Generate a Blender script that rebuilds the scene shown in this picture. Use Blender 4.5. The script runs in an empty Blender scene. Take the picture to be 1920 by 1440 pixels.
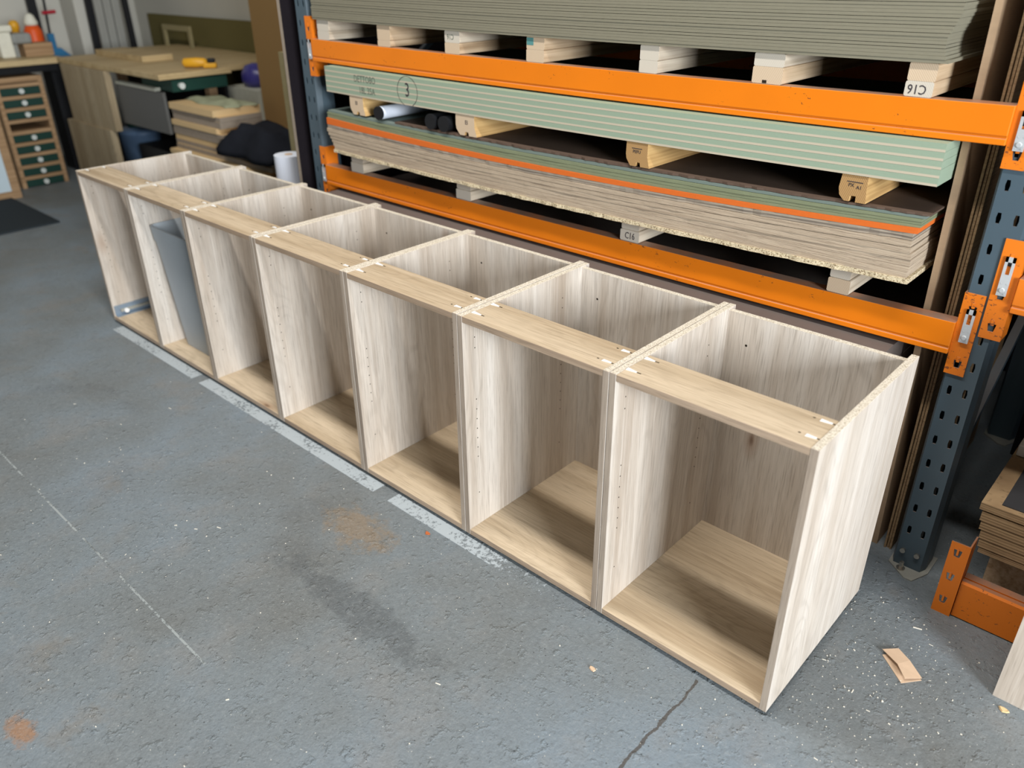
import bpy, bmesh, math, random
from mathutils import Vector, Matrix
rnd = random.Random(7)
S = bpy.context.scene
COL = S.collection

# ------------------------------------------------------------------ camera
cam_d = bpy.data.cameras.new('camera')
cam = bpy.data.objects.new('camera', cam_d); COL.objects.link(cam)
cam.location = (0.43525, -1.32962, 1.55143)
cam.rotation_euler = (1.07940703, 0.00705697, 0.74222948)
cam_d.sensor_width = 36.0
cam_d.lens = 1498.19 / 1920 * 36.0
cam_d.clip_start = 0.02
cam_d.dof.use_dof = True
cam_d.dof.focus_distance = 2.15
cam_d.dof.aperture_fstop = 2.1
S.camera = cam

# ------------------------------------------------------------------ light
S.view_settings.view_transform = 'Standard'
S.view_settings.look = 'None'
S.view_settings.gamma = 1.0
S.view_settings.use_curve_mapping = False
S.view_settings.exposure = -0.1
W = bpy.data.worlds.new('world'); S.world = W; W.use_nodes = True
bg = W.node_tree.nodes['Background']
bg.inputs[0].default_value = (0.80, 0.90, 1.0, 1)
bg.inputs[1].default_value = 0.08


def area(name, loc, target, sx, sy, power, color):
    l = bpy.data.lights.new(name, 'AREA'); l.shape = 'RECTANGLE'
    l.size = sx; l.size_y = sy; l.energy = power; l.color = color
    o = bpy.data.objects.new(name, l); COL.objects.link(o)
    o.location = loc
    o.rotation_euler = (Vector(target) - Vector(loc)).to_track_quat('-Z', 'Y').to_euler()
    return o


area('open_door_daylight', (4.9, -2.3, 2.0), (-0.6, 0.2, 0.5), 1.8, 2.2, 650, (0.915, 0.96, 1.0))
area('strip_light', (-1.3, -0.62, 4.3), (-1.3, -0.62, 0), 4.4, 0.20, 215, (1.0, 0.96, 0.91))

FZ = -0.016          # floor level


def lin(r, g, b, a=1.0):
    f = lambda c: (c / 255) / 12.92 if c / 255 <= 0.04045 else ((c / 255 + 0.055) / 1.055) ** 2.4
    return (f(r), f(g), f(b), a)


# ------------------------------------------------------------------ material helpers
class NT:
    def __init__(s, name, rough=0.6, spec=0.3, metal=0.0):
        s.m = bpy.data.materials.new(name); s.m.use_nodes = True
        s.t = s.m.node_tree; s.N = s.t.nodes; s.L = s.t.links
        s.b = s.N['Principled BSDF']
        s.b.inputs['Roughness'].default_value = rough
        s.b.inputs['Specular IOR Level'].default_value = spec
        s.b.inputs['Metallic'].default_value = metal

    def n(s, typ, props=None, **kw):
        nd = s.N.new(typ)
        for k, v in (props or {}).items():
            setattr(nd, k, v)
        for k, v in kw.items():
            key = int(k[1:]) if k[0] == 'i' and k[1:].isdigit() else k.replace('_', ' ')
            s.set(nd.inputs[key], v)
        return nd

    def set(s, inp, v):
        if isinstance(v, bpy.types.NodeSocket):
            s.L.new(v, inp)
        elif isinstance(v, bpy.types.Node):
            s.L.new(v.outputs[0], inp)
        else:
            inp.default_value = v

    def coord(s, rand=True, scale=(1, 1, 1)):
        tc = s.n('ShaderNodeTexCoord').outputs['Object']
        if rand:
            r = s.n('ShaderNodeObjectInfo').outputs['Random']
            off = s.n('ShaderNodeVectorMath', {'operation': 'SCALE'}, i0=(31.7, 17.3, 23.9))
            s.set(off.inputs['Scale'], r)
            tc = s.n('ShaderNodeVectorMath', {'operation': 'ADD'}, i0=tc, i1=off).outputs[0]
        if scale != (1, 1, 1):
            tc = s.vm(tc, scale)
        return tc

    def vm(s, v, scale):
        return s.n('ShaderNodeVectorMath', {'operation': 'MULTIPLY'}, i0=v, i1=scale).outputs[0]

    def noise(s, v, scale=1.0, detail=2.0, rough=0.5, dist=0.0):
        return s.n('ShaderNodeTexNoise', Vector=v, Scale=scale, Detail=detail, Roughness=rough, Distortion=dist).outputs['Fac']

    def math(s, op, a, b=0.0, clamp=False):
        return s.n('ShaderNodeMath', {'operation': op, 'use_clamp': clamp}, i0=a, i1=b).outputs[0]

    def rng(s, v, a, b, c=0.0, d=1.0):
        return s.n('ShaderNodeMapRange', {'clamp': True}, Value=v, From_Min=a, From_Max=b, To_Min=c, To_Max=d).outputs[0]

    def mix(s, f, a, b, typ='MIX'):
        nd = s.N.new('ShaderNodeMix'); nd.data_type = 'RGBA'; nd.blend_type = typ
        s.set(nd.inputs[0], f); s.set(nd.inputs[6], a); s.set(nd.inputs[7], b)
        return nd.outputs[2]

    def ramp(s, v, stops):
        nd = s.N.new('ShaderNodeValToRGB'); e = nd.color_ramp.elements
        while len(e) < len(stops):
            e.new(0.5)
        for el, (p, c) in zip(e, stops):
            el.position = p; el.color = c
        s.set(nd.inputs[0], v)
        return nd.outputs[0]

    def bump(s, h, strength=0.3, dist=0.002):
        nd = s.n('ShaderNodeBump', Strength=strength, Distance=dist, Height=h)
        s.L.new(nd.outputs[0], s.b.inputs['Normal'])

    def color(s, c):
        s.set(s.b.inputs['Base Color'], c)
        return s.m


def plain(name, c, rough=0.6, spec=0.3, metal=0.0, var=0.12, scale=30):
    t = NT(name, rough, spec, metal)
    v = t.noise(t.coord(), scale, 3)
    k = lin(*c)
    d = tuple(x * (1 - var) for x in k[:3]) + (1,)
    l = tuple(min(1, x * (1 + var)) for x in k[:3]) + (1,)
    return t.color(t.mix(v, d, l))


def oak(name, axis, light, mid, dark, knots=True):
    """light oak decor, the grain running along axis (0, 1, 2)"""
    t = NT(name, 0.5, 0.28)
    co = t.coord()

    def sc(a, l):
        v = [a, a, a]; v[axis] = l
        return tuple(v)
    st = t.noise(t.vm(co, sc(10, 0.45)), 1, 3, 0.55)
    base = t.ramp(st, [(0.30, lin(*dark)), (0.46, lin(*mid)), (0.62, lin(*light))])
    # cathedral veins
    wa = t.noise(t.vm(co, sc(4.5, 1.1)), 1, 2, 0.5)
    u = t.math('MULTIPLY', wa, 130.0)
    vein = t.math('SINE', u)
    vein = t.rng(vein, 0.35, 1.0)
    vm_ = t.math('MULTIPLY', vein, t.rng(t.noise(t.vm(co, sc(6, 0.8)), 1, 1), 0.45, 0.65))
    base = t.mix(t.math('MULTIPLY', vm_, 0.20), base, lin(*[c * 0.78 for c in dark]))
    # fine straight streaks
    ms = t.noise(t.vm(co, sc(48, 1.1)), 1, 4, 0.65)
    base = t.mix(t.rng(ms, 0.50, 0.70, 0, 0.24), base, lin(*[c * 0.88 for c in dark]))
    base = t.mix(t.rng(ms, 0.48, 0.32, 0, 0.34), base, lin(*[min(255, c * 1.06) for c in light]))
    # fibres
    fi = t.noise(t.vm(co, sc(330, 12)), 1, 2, 0.6)
    base = t.mix(t.rng(fi, 0.50, 0.70, 0, 0.46), base, lin(*[c * 0.80 for c in dark]))
    fl = t.noise(t.vm(co, sc(120, 3)), 1, 2, 0.6)
    base = t.mix(t.rng(fl, 0.55, 0.75, 0, 0.35), base, lin(*[min(255, c * 1.06) for c in light]))
    if knots:
        vo = t.n('ShaderNodeTexVoronoi', Vector=t.vm(co, sc(6.0, 2.2)), Scale=1.0)
        sep = t.n('ShaderNodeSeparateColor', i0=vo.outputs['Color'])
        pick = t.math('GREATER_THAN', sep.outputs[0], 0.72)
        k1 = t.math('MULTIPLY', t.rng(vo.outputs['Distance'], 0.05, 0.17, 0.55, 0.0), pick)
        base = t.mix(k1, base, lin(150, 118, 92))
        k2 = t.math('MULTIPLY', t.rng(vo.outputs['Distance'], 0.02, 0.055, 0.75, 0.0), pick)
        base = t.mix(k2, base, lin(104, 78, 58))
    t.bump(fi, 0.06, 0.001)
    return t.color(base)


OL, OM, OD = (212, 204, 194), (197, 186, 173), (177, 162, 146)
M = {}
M['oak_v'] = oak('oak_decor_upright', 2, OL, OM, OD)
M['oak_h'] = oak('oak_decor_lengthwise', 0, (199, 181, 155), (185, 166, 139), (161, 140, 112))
M['oak_edge'] = oak('oak_edging', 2, (186, 170, 153), (172, 155, 138), (150, 133, 117), False)
M['oak_edge_h'] = oak('oak_edging_lengthwise', 0, (184, 161, 138), (168, 145, 122), (146, 123, 102), False)


def chip(name, a, b, c, scale=260):
    t = NT(name, 0.85, 0.1)
    co = t.coord()
    vo = t.n('ShaderNodeTexVoronoi', Vector=co, Scale=scale)
    sep = t.n('ShaderNodeSeparateColor', i0=vo.outputs['Color'])
    base = t.ramp(sep.outputs[0], [(0.1, lin(*c)), (0.28, lin(*b)), (0.6, lin(*a)), (1.0, lin(*[min(255, x * 1.08) for x in a]))])
    t.bump(sep.outputs[1], 0.4, 0.001)
    return t.color(base)


M['chip'] = chip('raw_chipboard_edge', (208, 200, 185), (199, 189, 171), (168, 155, 134), 480)
M['chip_rough'] = chip('rough_particle_edge', (204, 190, 160), (184, 168, 136), (142, 124, 98), 330)
M['white_plastic'] = plain('white_plastic', (238, 240, 240), 0.35, 0.5, 0, 0.03)
M['dark_slot'] = plain('dark_recess', (44, 38, 32), 0.9, 0.05)
M['black'] = plain('black_plastic', (26, 27, 30), 0.5, 0.3)
M['black_foot'] = plain('black_foot', (30, 30, 33), 0.7, 0.2)


def mdf(name, c, band=None, thick=0.02, frac=0.22, scale=60, var=0.10):
    t = NT(name, 0.8, 0.12)
    co = t.coord()
    v = t.noise(t.vm(co, (scale, scale, scale * 5)), 1, 3, 0.6)
    k = lin(*c)
    base = t.mix(v, tuple(x * (1 - var) for x in k[:3]) + (1,), tuple(x * (1 + var) for x in k[:3]) + (1,))
    if band:
        z = t.n('ShaderNodeTexCoord').outputs['UV']
        sep = t.n('ShaderNodeSeparateXYZ', i0=z)
        f = t.rng(sep.outputs[1], frac - 0.04, frac + 0.04, 1.0, 0.0)
        ge = t.n('ShaderNodeNewGeometry').outputs['Normal']
        ny = t.math('MULTIPLY', t.n('ShaderNodeSeparateXYZ', i0=ge).outputs[1], -1.0, True)
        base = t.mix(t.math('MULTIPLY', f, t.math('GREATER_THAN', ny, 0.6)), base, lin(*band))
    return t.color(base)


M['mdf_olive'] = mdf('olive_moisture_board', (126, 122, 105), scale=40)
M['mdf_green'] = mdf('mint_green_board', (142, 158, 138), band=(184, 174, 154), frac=0.30, scale=120, var=0.07)
M['mdf_green2'] = mdf('green_thin_board', (122, 129, 102), scale=30, var=0.16)
M['mdf_blue'] = mdf('blue_grey_board', (112, 124, 118), scale=40)
M['mdf_orange'] = mdf('orange_through_dyed_board', (206, 104, 44), scale=60)
M['mdf_brown'] = mdf('brown_hardboard', (172, 146, 118), scale=20)
M['brown_dark'] = mdf('dark_brown_board', (92, 76, 66), scale=20, var=0.15)
M['panel_dark'] = mdf('dark_grey_brown_board', (104, 95, 90), scale=20)


def ply(name, tones, freq):
    """plywood edge: thin veneers by height, grain streaks along the length"""
    t = NT(name, 0.8, 0.12)
    co = t.coord()
    z = t.n('ShaderNodeTexCoord').outputs['UV']
    h = t.n('ShaderNodeSeparateXYZ', i0=z).outputs[1]
    w = t.noise(t.vm(co, (9, 9, 9)), 1, 2)
    vv = t.math('SINE', t.math('MULTIPLY', t.math('ADD', h, t.math('MULTIPLY', w, 0.02)), freq))
    st = t.noise(t.vm(co, (5, 5, 420)), 1, 4, 0.65)
    st2 = t.noise(t.vm(co, (40, 40, 600)), 1, 3, 0.6)
    f = t.math('ADD', t.math('MULTIPLY', st, 0.8), t.math('MULTIPLY', vv, 0.10))
    base = t.ramp(f, [(0.22, lin(*tones[2])), (0.36, lin(*tones[1])), (0.54, lin(*tones[0]))])
    base = t.mix(t.rng(st2, 0.58, 0.75, 0, 0.55), base, lin(*[c * 0.62 for c in tones[2]]))
    return t.color(base)


M['ply'] = ply('plywood_edge', ((190, 174, 153), (170, 153, 132), (132, 116, 100)), 26)
M['ply_grey'] = ply('weathered_board_edge', ((164, 152, 136), (134, 124, 112), (96, 88, 80)), 10)
M['ply_brown'] = ply('brown_plywood_edge', ((168, 142, 108), (146, 120, 90), (104, 84, 62)), 20)


def timber(name, a, b, c):
    t = NT(name, 0.75, 0.15)
    co = t.coord()
    st = t.noise(t.vm(co, (70, 1.6, 70)), 1, 3, 0.6)
    base = t.ramp(st, [(0.3, lin(*c)), (0.5, lin(*b)), (0.68, lin(*a))])
    return t.color(base)


M['pine'] = timber('sawn_pine', (206, 182, 152), (190, 165, 134), (162, 136, 106))
M['pine_white'] = timber('pale_sawn_pine', (208, 196, 176), (194, 180, 160), (168, 153, 132))
M['pine_yellow'] = timber('yellow_pine', (214, 178, 122), (196, 158, 104), (160, 124, 78))


def end_grain(name, a, b):
    t = NT(name, 0.85, 0.1)
    co = t.coord()
    d = t.n('ShaderNodeVectorMath', {'operation': 'LENGTH'}, i0=t.vm(co, (1, 0, 1))).outputs['Value']
    w = t.noise(co, 40, 2)
    r = t.math('SINE', t.math('ADD', t.math('MULTIPLY', d, 1500), t.math('MULTIPLY', w, 5)))
    return t.color(t.mix(t.rng(r, -1, 1), lin(*a), lin(*b)))


M['end_pine'] = end_grain('pine_end_grain', (188, 166, 140), (204, 184, 158))
M['end_white'] = end_grain('pale_end_grain', (190, 182, 168), (200, 192, 178))
M['end_brown'] = end_grain('brown_end_grain', (150, 116, 74), (176, 142, 98))


def painted(name, c, chipc, rough, thr, spec=0.45):
    t = NT(name, rough, spec)
    co = t.coord(False)
    k = lin(*c)
    v = t.noise(co, 6, 3)
    base = t.mix(v, tuple(x * 0.9 for x in k[:3]) + (1,), tuple(x * 1.06 for x in k[:3]) + (1,))
    s = t.noise(t.vm(co, (70, 70, 120)), 1, 4, 0.7)
    area_ = t.noise(co, 9, 2)
    ch = t.math('GREATER_THAN', t.math('ADD', s, t.math('MULTIPLY', area_, 0.45)), thr)
    base = t.mix(t.math('MULTIPLY', ch, 0.8), base, lin(*chipc))
    nz = t.n('ShaderNodeSeparateXYZ', i0=t.n('ShaderNodeNewGeometry').outputs['Normal']).outputs[2]
    dust = t.math('MULTIPLY', t.rng(nz, 0.7, 0.95), t.rng(t.noise(co, 12, 3), 0.3, 0.6, 0.55, 0.9))
    return t.color(t.mix(dust, base, lin(126, 112, 102)))


M['orange'] = painted('orange_powder_coat', (226, 122, 16), (100, 56, 34), 0.38, 0.94)
M['orange_worn'] = painted('worn_orange_paint', (224, 120, 24), (104, 60, 40), 0.45, 0.89)
M['slate'] = painted('slate_blue_paint', (72, 88, 98), (58, 68, 75), 0.42, 1.10)
M['zinc'] = plain('zinc_plate', (196, 200, 202), 0.35, 0.5, 0.25, 0.1, 90)
M['zinc_dull'] = plain('galvanised_steel', (158, 158, 150), 0.5, 0.5, 0.15, 0.15, 40)
M['bolt'] = plain('bright_bolt', (196, 190, 178), 0.25, 0.6, 0.9)
M['ink'] = plain('stamp_ink', (62, 58, 62), 0.9, 0.05)
M['ink_soft'] = plain('faded_ink', (104, 112, 100), 0.9, 0.05)
M['teal_paint'] = plain('teal_paint_mark', (84, 136, 134), 0.7)
M['bin'] = plain('grey_bin_plastic', (166, 174, 180), 0.42, 0.4, 0, 0.03, 8)
M['runner'] = plain('blue_grey_steel', (136, 152, 168), 0.4, 0.5, 0.3)
M['cardboard'] = plain('cardboard', (206, 178, 150), 0.9, 0.1, 0, 0.08, 60)
M['brown_card'] = plain('brown_board_face', (150, 120, 78), 0.8, 0.12, 0, 0.05, 3)
M['wall_white'] = plain('white_painted_wall', (200, 198, 188), 0.9, 0.1, 0, 0.05, 3)
M['wall_shade'] = plain('shade_toned_wall', (38, 38, 42), 0.9, 0.1, 0, 0.2, 3)  # near-black tone stands in for the unlit depth behind the rack
M['ceil'] = plain('roof_sheet', (120, 120, 118), 0.9, 0.1)
M['board_green'] = plain('olive_green_board', (112, 104, 66), 0.85, 0.1, 0, 0.08, 2)
M['dark_green'] = plain('dark_green_paint', (22, 56, 48), 0.5, 0.3)
M['knob'] = plain('pale_grey_knob', (200, 206, 202), 0.4, 0.4)
M['frame_wood'] = timber('brown_frame_wood', (176, 146, 112), (160, 130, 98), (138, 110, 80))
M['bench_wood'] = oak('bench_top_wood', 1, (196, 174, 132), (184, 160, 118), (164, 140, 100), False)
M['carc'] = oak('carcass_decor', 2, (176, 160, 132), (164, 147, 118), (148, 131, 104), False)
M['grey_face'] = plain('grey_drawer_face', (92, 92, 90), 0.5, 0.3, 0, 0.04, 3)
M['pale_rail'] = plain('pale_rail', (178, 178, 164), 0.5)
M['cloth_black'] = plain('black_cloth', (34, 36, 42), 0.95, 0.05, 0, 0.3, 12)
M['kraft'] = plain('kraft_board', (206, 178, 134), 0.9, 0.1, 0, 0.06, 10)
M['kraft_edge'] = plain('board_edge_grey', (148, 136, 122), 0.9, 0.1, 0, 0.15, 40)
M['sage'] = plain('sage_cloth', (150, 154, 128), 0.95, 0.05, 0, 0.25, 14)
M['purple'] = plain('purple_plastic', (62, 58, 128), 0.35, 0.5, 0, 0.3, 12)
M['blue_tub'] = plain('blue_grey_tub', (98, 122, 152), 0.4, 0.4, 0, 0.2, 10)
M['yellow'] = plain('yellow_plastic', (222, 164, 40), 0.4, 0.4)
M['orange_plastic'] = plain('orange_plastic', (222, 86, 24), 0.45, 0.4)
M['blue'] = plain('blue_enamel', (44, 108, 150), 0.4, 0.4)
M['red'] = plain('red_plastic', (170, 34, 52), 0.4, 0.4)
M['tool_grey'] = plain('grey_tool_body', (140, 142, 138), 0.5, 0.3)
M['tool_white'] = plain('off_white_tool_body', (222, 220, 204), 0.5, 0.3)
M['pole_grey'] = plain('grey_plastic_pipe', (150, 150, 144), 0.5, 0.3, 0, 0.12, 6)
M['white_roll'] = plain('white_paper', (226, 232, 244), 0.6, 0.2, 0, 0.02)
M['pale_blue'] = plain('pale_blue_panel', (188, 204, 212), 0.5, 0.3, 0, 0.05, 4)
M['mat'] = plain('black_rubber_mat', (48, 54, 58), 0.9, 0.1, 0, 0.2, 60)
M['brown_faced'] = plain('dark_faced_board', (30, 26, 30), 0.4, 0.3)
M['strip_beige'] = plain('beige_batten', (150, 140, 104), 0.8)
M['leaf'] = plain('rusty_orange_chip', (176, 96, 52), 0.9)
M['saw'] = plain('pale_sawdust', (226, 220, 206), 0.95, 0.05)
M['pale_board'] = plain('pale_grey_board', (196, 190, 178), 0.7, 0.2)
M['slate_in'] = plain('dark_grey_film_face', (62, 62, 64), 0.5, 0.2)


def floor_material():
    t = NT('worn_blue_grey_floor_paint', 0.5, 0.35)
    co = t.coord(False)
    big = t.noise(co, 1.1, 4, 0.6)
    mid = t.noise(co, 4.5, 4, 0.6)
    base = t.ramp(big, [(0.34, lin(106, 108, 106)), (0.48, lin(113, 120, 123)), (0.64, lin(120, 132, 141))])
    base = t.mix(t.rng(mid, 0.52, 0.72, 0, 0.42), base, lin(128, 122, 114))
    # worn concrete spots
    wear = t.noise(co, 2.3, 5, 0.65)
    base = t.mix(t.rng(wear, 0.62, 0.70, 0, 0.55), base, lin(122, 114, 102))
    grime = t.noise(co, 1.7, 3, 0.6, 0.6)
    base = t.mix(t.rng(grime, 0.56, 0.74, 0, 0.38), base, lin(74, 76, 78))
    # placed marks: brown worn patch near the white line, dark scuff, rusty corner
    for (cx, cy, rx, ry, c, f) in ((-1.27, -0.20, 0.13, 0.075, (130, 115, 96), 0.8), (-0.98, -0.42, 0.34, 0.06, (78, 82, 84), 0.55),
                                   (-1.25, -1.18, 0.05, 0.03, (150, 112, 80), 0.8)):
        d = t.n('ShaderNodeVectorMath', {'operation': 'SUBTRACT'}, i0=co, i1=(cx, cy, 0)).outputs[0]
        d = t.n('ShaderNodeVectorMath', {'operation': 'MULTIPLY'}, i0=d, i1=(1 / rx, 1 / ry, 0)).outputs[0]
        ln = t.n('ShaderNodeVectorMath', {'operation': 'LENGTH'}, i0=d).outputs['Value']
        e = t.math('ADD', ln, t.math('MULTIPLY', t.math('SUBTRACT', t.noise(co, 22, 4, 0.7), 0.5), 2.6))
        base = t.mix(t.rng(e, 0.6, 1.15, f, 0), base, lin(*c))
    fine = t.noise(co, 60, 4, 0.7)
    base = t.mix(t.rng(fine, 0.55, 0.72, 0, 0.30), base, lin(146, 150, 150))
    base = t.mix(t.rng(fine, 0.44, 0.30, 0, 0.40), base, lin(86, 88, 90))
    fine2 = t.noise(co, 150, 4, 0.7)
    base = t.mix(t.rng(fine2, 0.56, 0.74, 0, 0.40), base, lin(156, 160, 160))
    base = t.mix(t.rng(fine2, 0.42, 0.28, 0, 0.45), base, lin(72, 74, 76))
    # pits and pale grit
    vo = t.n('ShaderNodeTexVoronoi', Vector=co, Scale=70.0)
    sp = t.n('ShaderNodeSeparateColor', i0=vo.outputs['Color'])
    pit = t.math('MULTIPLY', t.math('LESS_THAN', vo.outputs['Distance'], 0.13), t.math('GREATER_THAN', sp.outputs[0], 0.80))
    base = t.mix(t.math('MULTIPLY', pit, 0.75), base, lin(48, 48, 48))
    grit = t.math('MULTIPLY', t.math('LESS_THAN', vo.outputs['Distance'], 0.10), t.math('LESS_THAN', sp.outputs[0], 0.16))
    base = t.mix(t.math('MULTIPLY', grit, 0.6), base, lin(206, 204, 196))
    # crack running out from the near corner
    sx = t.n('ShaderNodeSeparateXYZ', i0=co)
    wob = t.math('MULTIPLY', t.math('SUBTRACT', t.noise(co, 14, 4, 0.65), 0.5), 0.03)
    cx = t.math('ABSOLUTE', t.math('ADD', t.math('ADD', sx.outputs[0], 0.171), wob))
    onlen = t.math('LESS_THAN', sx.outputs[1], -0.01)
    w = t.math('ADD', -0.0002, t.math('MULTIPLY', t.noise(co, 13, 3), 0.0075))
    ck = t.math('MULTIPLY', t.math('LESS_THAN', cx, w), onlen)
    base = t.mix(t.math('MULTIPLY', ck, 0.8), base, lin(70, 62, 54))
    h = t.math('ADD', t.math('MULTIPLY', t.noise(co, 62, 5, 0.66, 0.4), 0.9), t.math('MULTIPLY', t.noise(co, 210, 3, 0.6), 0.35))
    lumps = t.rng(t.noise(co, 40, 3, 0.6), 0.58, 0.74, 0, 1.3)
    h = t.math('SUBTRACT', t.math('ADD', h, lumps), t.math('MULTIPLY', t.math('ADD', pit, ck), 1.2))
    t.bump(h, 0.60, 0.0042)
    t.set(t.b.inputs['Roughness'], t.rng(fine, 0.3, 0.7, 0.42, 0.66))
    return t.color(base)


M['floor'] = floor_material()


def line_material(name, c, thr):
    """worn paint: bare floor shows through where the noise bites"""
    t = NT(name, 0.7, 0.2)
    co = t.coord(False)
    v = t.noise(co, 70, 5, 0.7)
    v2 = t.noise(co, 7, 2)
    fade = t.rng(t.n('ShaderNodeSeparateXYZ', i0=co).outputs[0], -1.0, -0.58, 0, 0.30)
    a = t.rng(t.math('SUBTRACT', t.math('ADD', v, t.math('MULTIPLY', v2, 0.5)), fade), thr - 0.10, thr + 0.06)
    t.set(t.b.inputs['Alpha'], a)
    return t.color(lin(*c))


M['line'] = line_material('worn_white_line_paint', (168, 176, 180), 0.64)
M['chalk'] = line_material('chalk_line', (150, 156, 156), 0.72)


# ------------------------------------------------------------------ mesh helpers
class MB:
    def __init__(s):
        s.v = []; s.f = []; s.mi = []; s.uv = []

    def face(s, pts, mi=0, uv=None):
        b = len(s.v); s.v += [tuple(p) for p in pts]
        s.f.append(tuple(range(b, b + len(pts)))); s.mi.append(mi)
        s.uv.append(uv or [(0, 0)] * len(pts))

    def box(s, x0, x1, y0, y1, z0, z1, mi=0, mats=None):
        """mats: material index for (-x, +x, -y, +y, -z, +z)"""
        m = mats or [mi] * 6
        P = [(x0, y0, z0), (x1, y0, z0), (x1, y1, z0), (x0, y1, z0), (x0, y0, z1), (x1, y0, z1), (x1, y1, z1), (x0, y1, z1)]
        b = len(s.v); s.v += P
        u = [(0, 0), (1, 0), (1, 1), (0, 1)]
        for q, k in (((0, 4, 7, 3), 0), ((1, 2, 6, 5), 1), ((0, 1, 5, 4), 2), ((2, 3, 7, 6), 3), ((0, 3, 2, 1), 4), ((4, 5, 6, 7), 5)):
            s.f.append(tuple(b + i for i in q)); s.mi.append(m[k])
            s.uv.append([(0, 0 if P[i][2] == z0 else 1) for i in q])
        return s

    def hexa(s, P, mi=0):
        b = len(s.v); s.v += [tuple(p) for p in P]
        for q in ((0, 4, 7, 3), (1, 2, 6, 5), (0, 1, 5, 4), (2, 3, 7, 6), (0, 3, 2, 1), (4, 5, 6, 7)):
            s.f.append(tuple(b + i for i in q)); s.mi.append(mi); s.uv.append([(0, 0)] * 4)
        return s

    def cyl(s, p0, p1, r0, r1=None, n=14, mi=0, cap=True):
        r1 = r0 if r1 is None else r1
        p0, p1 = Vector(p0), Vector(p1)
        d = (p1 - p0).normalized()
        a = d.orthogonal().normalized(); c = d.cross(a)
        b = len(s.v)
        for p, r in ((p0, r0), (p1, r1)):
            for i in range(n):
                t = 2 * math.pi * i / n
                s.v.append(tuple(p + a * r * math.cos(t) + c * r * math.sin(t)))
        for i in range(n):
            j = (i + 1) % n
            s.f.append((b + i, b + j, b + n + j, b + n + i)); s.mi.append(mi); s.uv.append([(0, 0)] * 4)
        if cap:
            s.f.append(tuple(b + n - 1 - i for i in range(n))); s.mi.append(mi); s.uv.append([(0, 0)] * n)
            s.f.append(tuple(b + n + i for i in range(n))); s.mi.append(mi); s.uv.append([(0, 0)] * n)
        return s

    def prism(s, prof, axis, a0, a1, mi=0, endmi=None):
        """closed 2-D profile (counter-clockwise or not) swept along an axis; normals fixed later"""
        n = len(prof)

        def P(u, v, a):
            return {'x': (a, u, v), 'y': (u, a, v), 'z': (u, v, a)}[axis]
        b = len(s.v)
        for a in (a0, a1):
            s.v += [P(u, v, a) for u, v in prof]
        for i in range(n):
            j = (i + 1) % n
            s.f.append((b + i, b + j, b + n + j, b + n + i)); s.mi.append(mi); s.uv.append([(0, 0)] * 4)
        e = mi if endmi is None else endmi
        s.f.append(tuple(b + i for i in range(n))[::-1]); s.mi.append(e); s.uv.append([(0, 0)] * n)
        s.f.append(tuple(b + n + i for i in range(n))); s.mi.append(e); s.uv.append([(0, 0)] * n)
        return s

    def mesh(s, name, mats, smooth=False, recalc=True):
        me = bpy.data.meshes.new(name)
        me.from_pydata(s.v, [], s.f); me.update()
        for m in mats:
            me.materials.append(m)
        for p, k in zip(me.polygons, s.mi):
            p.material_index = k; p.use_smooth = smooth
        ul = me.uv_layers.new(name='UVMap')
        li = 0
        for p, uv in zip(me.polygons, s.uv):
            for k, l in enumerate(p.loop_indices):
                ul.data[l].uv = uv[k]
        if recalc:
            bm = bmesh.new(); bm.from_mesh(me); bmesh.ops.recalc_face_normals(bm, faces=bm.faces[:]); bm.to_mesh(me); bm.free()
        return me

    def build(s, name, mats, parent=None, smooth=False, recalc=True):
        if not isinstance(mats, (list, tuple)):
            mats = [mats]
        return link(name, s.mesh(name, mats, smooth, recalc), parent)


def link(name, data, parent=None):
    o = bpy.data.objects.new(name, data); COL.objects.link(o)
    if parent is not None:
        o.parent = parent
    return o


def tag(o, label=None, cat=None, group=None, kind=None):
    for k, v in (('label', label), ('category', cat), ('group', group), ('kind', kind)):
        if v:
            o[k] = v
    return o


def thing(name, label, cat, loc=(0, 0, 0), rz=0.0, group=None):
    o = link(name, None); o.location = loc; o.rotation_euler = (0, 0, rz); o.empty_display_size = 0.05
    return tag(o, label, cat, group)


def bevel(o, w=0.001, seg=2):
    m = o.modifiers.new('bevel', 'BEVEL'); m.width = w; m.segments = seg; m.limit_method = 'ANGLE'; m.angle_limit = math.radians(40)
    return o


def text_mesh(txt, size, mat, name, parent, loc, upside=False, extrude=0.0003, xs=1.0):
    cu = bpy.data.curves.new(name, 'FONT'); cu.body = txt; cu.size = size; cu.align_x = 'CENTER'; cu.align_y = 'CENTER'
    cu.extrude = extrude; cu.resolution_u = 2
    tmp = bpy.data.objects.new('tmp', cu); COL.objects.link(tmp)
    dg = bpy.context.evaluated_depsgraph_get()
    me = bpy.data.meshes.new_from_object(tmp.evaluated_get(dg))
    bpy.data.objects.remove(tmp)
    me.materials.clear(); me.materials.append(mat)
    R = Matrix.Rotation(math.pi / 2, 4, 'X')
    if upside:
        R = Matrix.Rotation(math.pi, 4, 'Y') @ R
    me.transform(R @ Matrix.Diagonal((xs, 1, 1, 1)))
    o = link(name, me, parent); o.location = loc
    return o


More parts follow.
